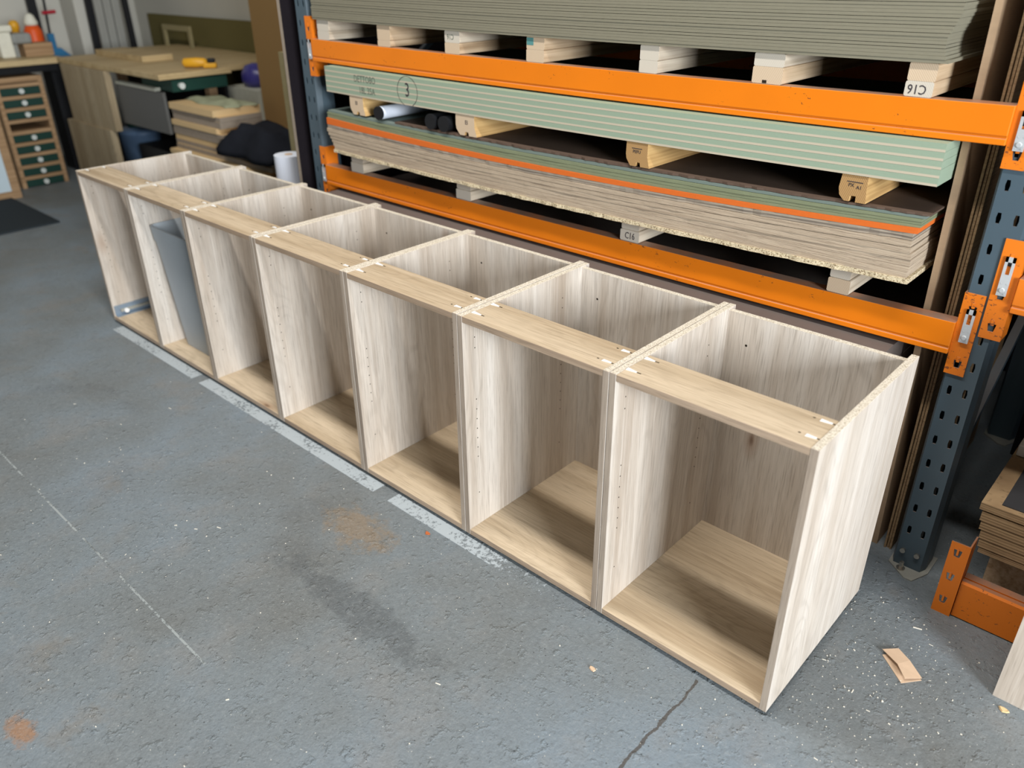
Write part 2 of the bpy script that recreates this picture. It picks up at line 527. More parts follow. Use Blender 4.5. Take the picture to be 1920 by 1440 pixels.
# ------------------------------------------------------------------ setting
tag(MB().box(-7.6, 6, -7, 2.3, FZ - 0.1, FZ).build('floor', M['floor']), kind='structure')
bw = tag(MB().box(-7.6, -2.9, 2.3, 2.45, FZ, 4.6).build('wall_back', M['wall_white']), kind='structure')
tag(MB().box(-2.9, 6, 2.3, 2.45, FZ, 4.6).build('wall_rear', M['wall_shade']), kind='structure')
tag(MB().box(-7.75, -7.6, -7, 2.45, FZ, 4.6).build('wall_left', M['wall_white']), kind='structure')
tag(MB().box(-7.75, 6, -7, 2.45, 4.6, 4.7).build('ceiling', M['ceil']), kind='structure')
# white column between the bench and the corner
tag(MB().box(-7.45, -7.2, 1.61, 1.735, FZ, 4.6).build('trim_1', M['wall_white']), kind='structure')


def strip(x0, x1, y0, y1, z):
    n = max(2, int((x1 - x0) / 0.08)); m = MB()
    for i in range(n):
        a, b = x0 + (x1 - x0) * i / n, x0 + (x1 - x0) * (i + 1) / n
        m.box(a, b, y0, y1, FZ, z)
    return m


m = MB()
for a, b in ((-3.36, -2.60), (-2.54, -1.385), (-1.31, -0.62)):
    m.box(a, b, -0.047, 0.004, FZ, FZ + 0.0006)
tag(m.build('trim_2', M['line']), label='worn white painted line along the cabinet fronts', kind='structure')
m = MB()
for a, b in ((-2.72, -1.90), (-1.86, -1.12), (-0.80, -0.60)):
    m.box(a, b, -0.800, -0.794, FZ, FZ + 0.0004)
tag(m.build('trim_3', M['chalk']), label='thin faint chalk line across the floor', kind='structure')

# ------------------------------------------------------------------ the row of seven oak cabinets
J = [-3.4447, -2.9487, -2.4721, -1.9886, -1.4833, -0.9902, -0.4930, 0.0]
H, D, T = 0.72, 0.547, 0.0175
CAB_LABEL = [
    'pale oak cabinet carcass at the far end of the row, steel drawer runner inside',
    'pale oak cabinet carcass with the grey waste bin standing inside',
    'pale oak cabinet carcass right beside the one with the grey bin, empty',
    'middle one of the seven pale oak cabinet carcasses, fourth from the near end',
    'empty pale oak cabinet carcass, third counted from the near right end',
    'empty pale oak cabinet carcass, next to the nearest one in the row',
    'nearest pale oak cabinet carcass, its bright outer side panel fully in view']
for i in range(7):
    x0, x1 = J[i] + 0.0008, J[i + 1] - 0.0008
    w = x1 - x0
    dz = [0.001, 0, 0.0015, 0.0, 0.0012, 0.0, 0.0006][i]
    c = thing('cabinet_carcass', CAB_LABEL[i], 'cabinet', (x0, 0, 0), 0, 'row of oak cabinet carcasses')
    for sx in (0, w - T):
        o = MB().box(sx, sx + T, 0, D, 0, H + dz, mats=[0, 0, 1, 0, 2, 2]).build('side_panel', [M['oak_v'], M['oak_edge'], M['chip']], c)
        bevel(o, 0.0006, 1)
    MB().box(T + .0002, w - T - .0002, 0.0005, D - 0.036, 0, T, mats=[0, 0, 1, 0, 0, 0]).build('bottom_panel', [M['oak_h'], M['oak_edge_h']], c)
    MB().box(T + .0002, w - T - .0002, D - 0.0355, D - 0.0185, 0, H - 0.005, mats=[0, 0, 0, 0, 1, 1]).build('back_panel', [M['oak_v'], M['chip']], c)
    bevel(MB().box(T + .0002, w - T - .0002, 0.0005, 0.134, H - T, H - 0.0002, mats=[0, 0, 1, 1, 0, 0]).build('front_rail', [M['oak_h'], M['oak_edge_h']], c), 0.0005, 1)
    # white plugged pocket holes in the rail: wedge plus the dark end of the slot
    for sgn, xe in ((1, T), (-1, w - T)):
        for yy in (0.040, 0.114):
            L = 0.030 + rnd.uniform(-.002, .003)
            xa, xb, xc = xe + sgn * 0.002, xe + sgn * L, xe + sgn * (L + 0.011)
            if sgn < 0:
                xa, xb, xc = xe - 0.006, xe - L * 0.95, xe - L * 0.95 - 0.012
            z = H + 0.0003
            y0, y1 = yy - 0.0050, yy + 0.0050
            m = MB()
            e0, e1 = (0.0055, 0.0018) if sgn > 0 else (0.0014, 0.0050)
            m.hexa([(xa, yy - e0, z - .004), (xb, yy - e1, z - .004), (xb, yy + e1, z - .004), (xa, yy + e0, z - .004),
                    (xa, yy - e0, z + .0016), (xb, yy - e1, z + .0006), (xb, yy + e1, z + .0006), (xa, yy + e0, z + .0016)], 0)
            p = m.build('pocket_plug', M['white_plastic'], c); p['label'] = 'white plastic plug in a pocket screw slot'
            m = MB().box(min(xb, xc), max(xb, xc), yy - 0.0012, yy + 0.0014, z - .0005, z + 0.00015)
            if sgn < 0:
                m = MB().box(xe - 0.0062, xe - 0.0002, yy - .0012, yy + .0018, z - .0005, z + .00015)
                m.box(xb - 0.016, xb - 0.011, yy - .001, yy + .0016, z - .0005, z + .0003)
            m.build('screw_slot', M['dark_slot'], c)
    # shelf-pin holes, drilled in short runs down both sides
    m = MB()
    for xf, s_ in ((T, 1), (w - T, -1)):
        for yy in (0.045, 0.42):
            for k in [0, 1, 6, 7, 8, 9, 10, 11, 12, 16]:
                z = H - 0.075 - k * 0.032
                m.cyl((xf - s_ * .0004, yy, z), (xf + s_ * .0003, yy, z), 0.0019, n=6)
    tag(m.build('shelf_pin_holes', M['dark_slot'], c), kind='stuff')
    # two dark screw holes in the back panel
    m = MB()
    for fx in (0.16, 0.9):
        m.cyl((w * fx, D - 0.0358, 0.63), (w * fx, D - 0.0352, 0.63), 0.0035, n=8)
    m.build('screw_hole', M['dark_slot'], c)
    for fx in (0.06, w - 0.06):
        for fy in (0.07, D - 0.09):
            MB().cyl((fx, fy, FZ), (fx, fy, 0), 0.02, n=10).build('foot_pad', M['black_foot'], c)

# grey bin in the second carcass
b = thing('waste_bin', 'tall grey plastic waste bin inside the second cabinet from the far end', 'bin', (-2.79, 0.0, T + 0.001))
bx0, bx1, by0, by1 = -0.095, 0.215, 0.082, 0.40
top0, top1, ty0, ty1, bh = -0.132, 0.25, 0.052, 0.43, 0.545


def bin_ring(f, inset=0.0):
    x0_, x1_ = bx0 + (top0 - bx0) * f + inset, bx1 + (top1 - bx1) * f - inset
    y0_, y1_ = by0 + (ty0 - by0) * f + inset, by1 + (ty1 - by1) * f - inset
    r = 0.03; pts = []
    for cx_, cy_, a0 in ((x1_ - r, y0_ + r, -90), (x1_ - r, y1_ - r, 0), (x0_ + r, y1_ - r, 90), (x0_ + r, y0_ + r, 180)):
        for k in range(4):
            a = math.radians(a0 + 30 * k); pts.append((cx_ + r * math.cos(a), cy_ + r * math.sin(a)))
    return pts


def loft(rings, mat, name, parent, cap0=False, cap1=False, smooth=True):
    m = MB(); n = len(rings[0])
    for r in rings:
        m.v += [tuple(p) for p in r]
    for a in range(len(rings) - 1):
        for k in range(n):
            j = (k + 1) % n
            m.f.append((a * n + k, a * n + j, (a + 1) * n + j, (a + 1) * n + k)); m.mi.append(0); m.uv.append([(0, 0)] * 4)
    if cap0:
        m.f.append(tuple(range(n))[::-1]); m.mi.append(0); m.uv.append([(0, 0)] * n)
    if cap1:
        m.f.append(tuple((len(rings) - 1) * n + k for k in range(n))); m.mi.append(0); m.uv.append([(0, 0)] * n)
    return m.build(name, mat, parent, smooth)


rings = [[(x, y, z) for x, y in bin_ring(f, ins)] for f, ins, z in
         ((0, 0, 0), (0.88, 0, bh * 0.88), (0.88, -0.004, bh * 0.885), (1.0, -0.004, bh), (1.0, 0.002, bh + .001), (0.97, 0.004, bh * 0.96), (0.05, 0.006, 0.01))]
loft(rings, M['bin'], 'bin_body', b, True, True, False)

# steel drawer runner in the far carcass
r = thing('drawer_runner', 'blue-grey steel drawer runner on the floor of the farthest cabinet', 'drawer runner', (J[0] + T + 0.002, 0, T + .0005))
MB().box(0, 0.004, 0.006, 0.48, 0, 0.050).build('side_plate', M['runner'], r)
MB().box(0.004, 0.026, 0.006, 0.48, 0, 0.003).build('bottom_flange', M['runner'], r)
MB().box(0.004, 0.016, 0.03, 0.48, 0.018, 0.030).build('slide_rail', M['zinc_dull'], r)
tag(MB().cyl((0.0165, 0.055, 0.022), (0.025, 0.055, 0.022), 0.011, n=14).build('roller', M['white_plastic'], r), label='white plastic roller')

# ------------------------------------------------------------------ pallet rack
UY = 0.75                                       # front face of the uprights
rack = thing('pallet_rack', 'slate blue pallet rack with orange beams behind the cabinets', 'rack', (0, 0, 0))


def cell(m, x0, x1, z0, z1, hole, y, th, mi=0):
    """one plate cell with an eight-point hole, hole walls th deep"""
    zm = (z0 + z1) / 2
    hc = [(x, z) for x, z in hole]
    hx = sum(p[0] for p in hc) / 8; hz = sum(p[1] for p in hc) / 8
    out = [(hx, z1), (x1, z1), (x1, hz), (x1, z0), (hx, z0), (x0, z0), (x0, hz), (x0, z1)]
    for k in range(8):
        j = (k + 1) % 8
        m.face([(out[k][0], y, out[k][1]), (out[j][0], y, out[j][1]), (hc[j][0], y, hc[j][1]), (hc[k][0], y, hc[k][1])], mi)
        m.face([(hc[k][0], y, hc[k][1]), (hc[j][0], y, hc[j][1]), (hc[j][0], y + th, hc[j][1]), (hc[k][0], y + th, hc[k][1])], mi)


def slot_hex(cx_, cz_, a=0.0055, h=0.0125):
    return [(cx_, cz_ + h), (cx_ + a * .7, cz_ + h), (cx_ + a, cz_), (cx_ + a * .7, cz_ - h), (cx_, cz_ - h), (cx_ - a * .7, cz_ - h), (cx_ - a, cz_), (cx_ - a * .7, cz_ + h)]


def slot_trap(cx_, cz_, a=0.0095, h=0.010):
    return [(cx_, cz_ + h), (cx_ + a, cz_ + h), (cx_ + a * .85, cz_), (cx_ + a * .65, cz_ - h), (cx_, cz_ - h), (cx_ - a * .65, cz_ - h), (cx_ - a * .85, cz_), (cx_ - a, cz_ + h)]


def upright(x0, x1, front=True, ztop=2.3, y=UY):
    m = MB(); xm = (x0 + x1) / 2
    th = 0.0025
    if front:
        z = FZ + 0.004
        zs = 0.0755
        m.box(x0, x1, y, y + th, z, zs)
        k = 0
        while zs < ztop:
            for a, b_, cx_ in ((x0, xm, xm - 0.0185), (xm, x1, xm + 0.0185)):
                cell(m, a, b_, zs, zs + 0.075, slot_hex(cx_, zs + 0.0375), y, th)
            zs += 0.075; k += 1
    else:
        zs = ztop
        m.box(x0, x1, y, y + th, FZ + .004, ztop)
    yb = y + 0.085
    for xs, sg in ((x0, -1), (x1, 1)):
        m.face([(xs, y, FZ + .004), (xs + sg * .009, y + .024, FZ + .004), (xs + sg * .009, y + .024, zs), (xs, y, zs)])
        m.face([(xs + sg * .009, y + .024, FZ + .004), (xs + sg * .009, yb, FZ + .004), (xs + sg * .009, yb, zs), (xs + sg * .009, y + .024, zs)])
        m.face([(xs + sg * .009, yb, FZ + .004), (xs - sg * .032, yb, FZ + .004), (xs - sg * .032, yb, zs), (xs + sg * .009, yb, zs)])
    u = m.build('upright', M['slate'], rack, recalc=False)
    MB().prism([(xm - .048, y - .004), (xm + .010, y - .050), (xm + .032, y - .050), (xm + .056, y + .010), (xm + .056, y + .10), (xm - .052, y + .10)], 'z', FZ, FZ + .004).build('base_plate', M['zinc_dull'], u)
    if front:
        for bx_, bz_, ax in ((xm - 0.0195, 0.040, 'y'), (xm + 0.0195, 0.040, 'y'), (xm - 0.010, FZ + .004, 'z')):
            if ax == 'y':
                mm = MB().cyl((bx_, y - 0.001, bz_), (bx_, y - 0.0075, bz_), 0.0075, n=12)
            else:
                mm = MB().cyl((bx_, y - 0.018, bz_), (bx_, y - 0.018, bz_ + 0.004), 0.012, n=12).cyl((bx_, y - .018, bz_ + .004), (bx_, y - .018, bz_ + .024), .006, n=10)
            mm.build('bolt', M['bolt'], u)
    return u


RX0, RX1 = 0.022, 0.095
LX0, LX1 = -2.688, -2.612
for x0, x1 in ((RX0, RX1), (LX0, LX1)):
    upright(x0, x1)
    upright(x0, x1, False, y=1.70)
    xm = (x0 + x1) / 2
    for za, zb in ((0.15, 0.75), (0.75, 1.35), (1.35, 0.75 + 1.2)):
        MB().hexa([(xm - .012, UY + .09, za), (xm + .012, UY + .09, za), (xm + .012, 1.69, zb), (xm - .012, 1.69, zb),
                   (xm - .012, UY + .09, za + .03), (xm + .012, UY + .09, za + .03), (xm + .012, 1.69, zb + .03), (xm - .012, 1.69, zb + .03)]).build('diagonal_brace', M['slate'], rack)

BY = 0.735


def beam(x0, x1, top, sag=0.0, mat='orange', y=BY, back=False):
    prof = [(0, 0), (0, -.0650), (.0035, -.0665), (.0035, -.0700), (-.0010, -.0715), (-.0010, -.0850), (.045, -.0850), (.045, 0)]
    if back:
        prof = [(0, 0), (0, -.085), (.045, -.085), (.045, 0)]
    n = 16; m = MB(); k = len(prof)
    for i in range(n + 1):
        f = i / n; x = x0 + (x1 - x0) * f; dz = -sag * 4 * f * (1 - f)
        m.v += [(x, y + u, top + v + dz) for u, v in prof]
    for i in range(n):
        for a in range(k):
            b_ = (a + 1) % k
            m.f.append((i * k + a, i * k + b_, (i + 1) * k + b_, (i + 1) * k + a)); m.mi.append(0); m.uv.append([(0, 0)] * 4)
    m.f.append(tuple(range(k))); m.mi.append(0); m.uv.append([(0, 0)] * k)
    m.f.append(tuple(n * k + a for a in range(k))[::-1]); m.mi.append(0); m.uv.append([(0, 0)] * k)
    o = m.build('beam', M[mat], rack)
    bevel(o, 0.0022, 2)
    return o


def connector(par, xa, xb, z0, z1, side, mat='orange_worn', clip=None):
    """flange hooked on the upright face (xa..xb) plus the side flange at the beam end (side = -1: at xa, +1: at xb)"""
    m = MB(); y = UY - 0.0045
    n = 3; h = (z1 - z0) / n; cx_ = (xa + xb) / 2
    for k in range(n):
        cell(m, xa, xb, z0 + k * h, z0 + (k + 1) * h, slot_trap(cx_, z0 + k * h + 0.030), y, 0.0035)
    m.face([(xa, y, z1), (xb, y, z1), (xb, y + .0035, z1), (xa, y + .0035, z1)])
    m.face([(xa, y, z0), (xb, y, z0), (xb, y + .0035, z0), (xa, y + .0035, z0)])
    xs = xa if side < 0 else xb
    m.face([(xa + xb - xs, y, z0), (xa + xb - xs, y, z1), (xa + xb - xs, y + .0035, z1), (xa + xb - xs, y + .0035, z0)])
    m.box(min(xs, xs + side * 0.004), max(xs, xs + side * 0.004), y, y + 0.062, z0, z1)
    for k in range(n):
        m.box(cx_ - 0.0035, cx_ + 0.0035, y - 0.0015, y + .003, z0 + k * h + 0.036, z0 + k * h + 0.050)
    o = m.build('connector', M[mat], par, recalc=False)
    if clip:
        zc0, zc1 = clip
        cxx = cx_
        mm = MB()
        yy = y - 0.0055
        zs = zc0 + (zc1 - zc0) * 0.55
        mm.box(cxx - .0105, cxx + .0105, yy, yy + .004, zc0, zs)
        mm.box(cxx - .0105, cxx - .0045, yy, yy + .004, zs, zc1)
        mm.box(cxx + .0045, cxx + .0105, yy, yy + .004, zs, zc1)
        mm.box(cxx - .0105, cxx + .0105, yy, yy + .004, zc1 - 0.012, zc1)
        mm.cyl((cxx, yy - .0003, zc0 + .014), (cxx, yy - .004, zc0 + .014), .0062, .0048, n=12)
        for dx_, dz_ in ((-.006, .03), (.006, .03), (-.006, .005), (.006, .005)):
            mm.cyl((cxx + dx_, yy, zc0 + dz_), (cxx + dx_, yy - .0008, zc0 + dz_), .0012, n=6)
        q = tag(mm.build('locking_clip', M['zinc'], par), label='bright zinc locking clip with a round rivet')
    return o


b1 = beam(-2.585, 0.0155, 1.259, 0.008)
connector(b1, 0.020, 0.063, 1.124, 1.345, -1, clip=(1.165, 1.25))
connector(b1, -2.628, -2.590, 1.112, 1.343, 1, clip=(1.18, 1.255))
b2 = beam(-2.585, 0.0155, 0.748, 0.004)
connector(b2, 0.020, 0.063, 0.609, 0.827, -1, clip=(0.700, 0.787))
connector(b2, -2.628, -2.590, 0.600, 0.822, 1, clip=(0.67, 0.745))
b3 = beam(0.1195, 1.4, 0.889, 0.0, 'orange_worn')
connector(b3, 0.0685, 0.1135, 0.724, 0.972, 1, clip=(0.838, 0.932))
b4 = beam(-2.585, 0.0155, 1.259, 0.008, y=1.70 - .05, back=True)
b5 = beam(-2.585, 0.0155, 0.748, 0.004, y=1.70 - .05, back=True)


# ------------------------------------------------------------------ timber bearers on the beams
def bearer(x0, x1, z0, z1, y0, label, mat='pine', end='end_pine', group=None, y1=1.69, shape=None, r=0.004):
    xm, zm = (x0 + x1) / 2, (z0 + z1) / 2
    o = thing('timber_bearer', label, 'timber', (xm, y0, zm), 0, group)
    hx, hz = (x1 - x0) / 2, (z1 - z0) / 2
    if shape == 'joist':
        # worn post section: chamfered lower corners and a groove cut in the underside
        prof = [(-hx, hz), (hx * .8, hz), (hx * .80, -hz * .1), (hx, -hz), (hx * .25, -hz), (hx * .2, -hz * .66), (-hx * .1, -hz * .62), (-hx * .18, -hz), (-hx * .62, -hz), (-hx * .95, -hz * .45), (-hx * 1.02, -hz * .05)]
    elif shape == 'joist2':
        prof = [(-hx * .9, hz), (hx * .9, hz), (hx * .92, 0), (hx, -hz), (hx * .30, -hz), (hx * .28, -hz * .55), (-hx * .12, -hz * .55), (-hx * .16, -hz), (-hx * .5, -hz), (-hx * .88, -hz * .6), (-hx, -hz * .05)]
    else:
        prof = []
        for cx_, cz_, a0 in ((hx - r, -hz + r, -90), (hx - r, hz - r, 0), (-hx + r, hz - r, 90), (-hx + r, -hz + r, 180)):
            for k in range(3):
                a = math.radians(a0 + 45 * k); prof.append((cx_ + r * math.cos(a), cz_ + r * math.sin(a)))
    MB().prism(prof, 'y', 0, y1 - y0, 0, 1).build('beam_body', [M[mat], M[end]], o)
    return o


def quad3(a, b_, c, x0, x1):
    """parabola through left, middle and right heights"""
    def f(x):
        t = (x - x0) / (x1 - x0)
        return a * (1 - t) * (1 - 2 * t) + b_ * 4 * t * (1 - t) + c * t * (2 * t - 1)
    return f


def sagA(x):
    f = (x + 2.585) / 2.6
    return -0.008 * 4 * f * (1 - f)


ONES = ['first', 'second', 'third', 'fourth', 'fifth', 'sixth', 'seventh', 'eighth', 'ninth', 'tenth', 'eleventh', 'twelfth', 'thirteenth', 'fourteenth',
        'fifteenth', 'sixteenth', 'seventeenth', 'eighteenth', 'nineteenth', 'twentieth'] + ['twenty-' + w for w in ('first', 'second', 'third', 'fourth', 'fifth', 'sixth', 'seventh', 'eighth', 'ninth')]
ORD = ['first', 'second', 'third', 'fourth', 'fifth', 'sixth', 'seventh']
AB = [(-2.540, -2.463), (-2.158, -2.084), (-1.787, -1.713), (-1.405, -1.330), (-0.968, -0.905), (-0.611, -0.527), (-0.223, -0.160)]
GA = 'timber bearers on the upper orange beam'
for i, (x0, x1) in enumerate(AB):
    zb = 1.2593 + sagA((x0 + x1) / 2)
    fA = quad3(1.3338, 1.3268, 1.3326, -2.56, -0.14)
    zt = min(fA(x0), fA(x1)) - 0.0006
    zm = zb + (zt - zb) * [0.45, 0.30, 0.48, 0.50, 0.46, 0.56, 0.46][i]
    mats = [('pine_white', 'end_white'), ('pine', 'end_pine'), ('pine', 'end_pine'), ('pine', 'end_pine'), ('pine_white', 'end_white'), ('pine', 'end_pine'), ('pine', 'end_white')][i]
    low = bearer(x0, x1, zb + .0003, zm, 0.742, 'lower timber of the %s bearer from the left on the upper orange beam' % ORD[i] if i < 6 else
                 'timber with the upside-down C16 stamp at the right end of the upper orange beam', mats[0], mats[1], GA)
    up = bearer(x0 + .001, x1 + .001, zm + .0003, zt, 0.742, 'upper timber of the %s bearer from the left on the upper orange beam' % ORD[i] if i < 6 else
                'clean round-edged timber on top of the one stamped C16 upside down', ['pine_white', 'pine', 'pine_white', 'pine', 'pine_white', 'pine_white', 'pine'][i],
                ['end_white', 'end_pine', 'end_white', 'end_pine', 'end_white', 'end_white', 'end_pine'][i], GA)
    if i == 6:
        text_mesh('C16', 0.030, M['ink'], 'stamp', low, (-0.004, -0.0003, 0.000), True, xs=0.85)
    if i == 2:
        text_mesh('C16', 0.024, M['ink_soft'], 'stamp', up, (-0.008, -0.0003, 0.0), True, xs=0.85)
    if i == 3:
        p = MB().box(-0.036, -0.008, -0.0006, 0, -0.006, 0.016).build('paint_mark', M['teal_paint'], up); p['label'] = 'teal paint smear'
    if i == 5:
        MB().box(-0.012, 0.0, -0.0006, 0.0, -.0195, -.012).build('notch', M['dark_slot'], low)

CB = [(-2.400, -2.322), (-1.757, -1.683), (-0.998, -0.930), (-0.314, -0.258)]
fC = quad3(0.8300, 0.8172, 0.8312, -2.475, -0.112)
CBt = [min(fC(a), fC(b)) - 0.0006 for a, b in CB]
GC = 'timber bearers on the lower orange beam'
for i, (x0, x1) in enumerate(CB):
    f = (x0 + 2.585) / 2.6
    zb = 0.7483 - 0.004 * 4 * f * (1 - f); zt = CBt[i]; zm = (zb + zt) / 2
    low = bearer(x0, x1 + .004, zb + .0003, zm, 0.740, ['lower timber of the leftmost bearer on the lower orange beam', 'lower timber of the second bearer from the left on the lower orange beam',
                 'timber stamped C16 the right way up on the lower orange beam', 'lower timber of the rightmost bearer on the lower orange beam'][i],
                 'pine_white', 'end_white' if i < 3 else 'end_pine', GC)
    bearer(x0 + .001, x1, zm + .0003, zt, 0.744, ['upper timber of the leftmost bearer on the lower orange beam', 'upper timber of the second bearer from the left on the lower orange beam',
           'plain timber lying on top of the one stamped C16 upright', 'upper timber of the rightmost bearer on the lower orange beam'][i], 'pine_white', 'end_white', GC)
    if i == 2:
        text_mesh('C16', 0.030, M['ink'], 'stamp', low, (0.001, -0.0003, -0.001), xs=0.75)


# ------------------------------------------------------------------ sheets
def sheet(name, label, cat, x0, x1, y0, y1, zf, th, mat, group=None, rag=0.0, ragr=0.0, n=26, tf=None, top_mat=None, notch=None):
    m = MB(); R = random.Random(len(label) * 7 + int(abs(zf(x1)) * 1e4))
    mats = [M[mat]] + ([M[top_mat]] if top_mat else [])
    tm = 1 if top_mat else 0
    fr = []
    xs = [x0 + (x1 - x0) * i / n for i in range(n + 1)]
    for i, x in enumerate(xs):
        yy = y0 + (R.uniform(-rag, rag) if rag else 0)
        z = zf(x); t_ = tf(x) if tf else th
        fr.append((x, yy, z, t_))
    for i in range(n):
        a, b_ = fr[i], fr[i + 1]
        A0, A1 = (a[0], a[1], a[2]), (a[0], a[1], a[2] + a[3])
        B0, B1 = (b_[0], b_[1], b_[2]), (b_[0], b_[1], b_[2] + b_[3])
        C0, C1 = (a[0], y1, a[2]), (a[0], y1, a[2] + a[3])
        E0, E1 = (b_[0], y1, b_[2]), (b_[0], y1, b_[2] + b_[3])
        m.face([A0, B0, B1, A1], 0, [(0, 0), (0, 0), (0, 1), (0, 1)])
        m.face([A1, B1, E1, C1], tm)
        m.face([C0, E0, B0, A0], 0)
        m.face([E0, C0, C1, E1], 0, [(0, 0), (0, 0), (0, 1), (0, 1)])
        if i == 0:
            m.face([C0, A0, A1, C1], 0, [(0, 0), (0, 0), (0, 1), (0, 1)])
        if i == n - 1:
            m.face([B0, E0, E1, B1], 0, [(0, 0), (0, 0), (0, 1), (0, 1)])
    o = m.build(name, mats, None, recalc=False)
    return tag(o, label, cat, group)


# upper level: tall stack of thin olive-green sheets; they sag a little between the timbers, right ends uneven
th = 0.0074
for k in range(27):
    zb = 1.3338 + k * (th + 0.0004)
    f = quad3(zb, zb - 0.0070, zb - 0.0012, -2.56, -0.14)
    gap = k % 4 == 3 or k in (4, 9, 17)
    e = -0.143 - 0.010 * math.sin(k * 0.33) - (0.003 if k == 0 else 0) + rnd.uniform(-.0015, .0015)
    if k == 0:
        e = -0.139
    sheet('mdf_sheet', ('lowest' if k == 0 else ONES[k] + ' from the bottom') + ' of the thin olive-green sheets stacked on the upper orange beam', 'board', -2.555 + rnd.uniform(-.004, .004), e,
          0.7345 + rnd.uniform(-.0012, .0012), 1.95, f, th - (0.0008 if gap else 0), 'mdf_olive', 'olive-green sheets on the upper beam')

# middle level: five mint-green boards with beige lower edges
GB = 'mint-green boards under the upper beam'
BL = ['bottom', 'second from bottom', 'middle', 'second from top', 'top']
boards = []
for k in range(5):
    zb = 1.0692 + k * 0.0196
    f = quad3(zb + .0005, zb - 0.006, zb + 0.003, -2.47, -0.09)
    boards.append(sheet('mdf_board', 'mint-green board, the %s one of five in the striped stack' % BL[k], 'board', -2.46, -0.0925 + rnd.uniform(-.0006, .0006), 0.700, 1.9, f, 0.0192, 'mdf_green', GB))
text_mesh('DETTO8O', 0.036, M['ink_soft'], 'handwritten_mark', boards[2], (-2.205, 0.6994, 1.134), xs=0.80)
text_mesh('18L 35A', 0.036, M['ink_soft'], 'handwritten_mark', boards[1], (-2.195, 0.6994, 1.093), xs=0.80)
text_mesh('3', 0.070, M['ink'], 'handwritten_mark', boards[2], (-1.955, 0.6994, 1.117), xs=0.8)
m = MB()
for i in range(40):
    a0, a1 = 2 * math.pi * i / 40, 2 * math.pi * (i + 1) / 40
    P = []
    for a, q in ((a0, 1.0), (a1, 1.0), (a1, 0.965), (a0, 0.965)):
        P.append((-1.955 + 0.057 * q * math.cos(a), 0.6993, 1.114 + 0.054 * q * math.sin(a)))
    if P[0][2] > 1.064:
        m.face(P)
m.build('drawn_circle', M['ink'], boards[2], recalc=False)

# lower level, from below: rough particle board, plywood, worn board, orange board, green sheets, dark sheet
LV = dict(bot=(0.8300, 0.8172, 0.8312), ply=(0.940, 0.925, 0.957), ora=(0.966, 0.941, 0.971), gre=(0.997, 0.985, 1.0005))
X0, X1 = -2.475, -0.112


def lay(name, label, cat, fa, fb, lo, hi, mat, y0, x0=X0, x1=X1, **kw):
    a = [lo_ + (hi_ - lo_) * fa for lo_, hi_ in zip(LV[lo], LV[hi])]
    c_ = [lo_ + (hi_ - lo_) * fb for lo_, hi_ in zip(LV[lo], LV[hi])]
    zf, zg = quad3(*a, X0, X1), quad3(*c_, X0, X1)
    return sheet(name, label, cat, x0, x1, y0, kw.pop('y1', 1.85), zf, 0, mat, tf=lambda x: max(0.001, zg(x) - zf(x) - 0.0004), **kw)


lay('particle_board', 'rough yellowish particle board at the very bottom of the lower stack', 'board', 0, 0.11, 'bot', 'ply', 'chip_rough', 0.690, x0=-2.44, x1=-0.103, rag=0.0035, n=90)
PL = ['lowest', 'second lowest', 'third', 'fourth', 'fifth', 'sixth']
for k in range(6):
    lay('plywood_sheet', '%s plywood board up in the lower stack, above the rough particle board' % PL[k], 'board', 0.11 + k * 0.125, 0.11 + (k + 1) * 0.125 - (0.012 if k == 4 else 0.002), 'bot', 'ply', 'ply',
        0.6925 + rnd.uniform(-.002, .002), x0=X0 + (0.035 - 0.007 * k), x1=X1 + rnd.uniform(-.002, .001) + (0.003 if k < 4 else -.002), group='plywood boards in the lower stack', rag=0.0008, n=60)
lay('worn_board', 'grey worn board with a frayed edge just beneath the orange board', 'board', 0.865, 1.0, 'bot', 'ply', 'ply_grey', 0.694, rag=0.0025, n=90, x1=X1 - .004)
lay('orange_board', 'orange dyed board in the middle of the lower stack', 'board', 0.0, 1.0, 'ply', 'ora', 'mdf_orange', 0.694, x1=-0.108, rag=0.0004)
GL = ['lowest', 'middle', 'top']
for k in range(3):
    lay('green_sheet', '%s thin green sheet above the orange board' % GL[k], 'board', k * 0.235, (k + 1) * 0.235 - .01, 'ora', 'gre', 'mdf_green2', 0.700 + 0.001 * (k == 1), x1=-0.106, group='green sheets above the orange board', rag=0.0006, n=40)
lay('blue_grey_sheet', 'blue-grey sheet lying on the thin green sheets', 'board', 0.71, 0.93, 'ora', 'gre', 'mdf_blue', 0.706, x1=-0.100, y1=1.80)
lay('dark_sheet', 'dark brown sheet with torn edges on top of the lower stack', 'board', 0.95, 1.12, 'ora', 'gre', 'brown_dark', 0.708, x0=-2.05, x1=-0.092, rag=0.004, n=110, y1=1.80)

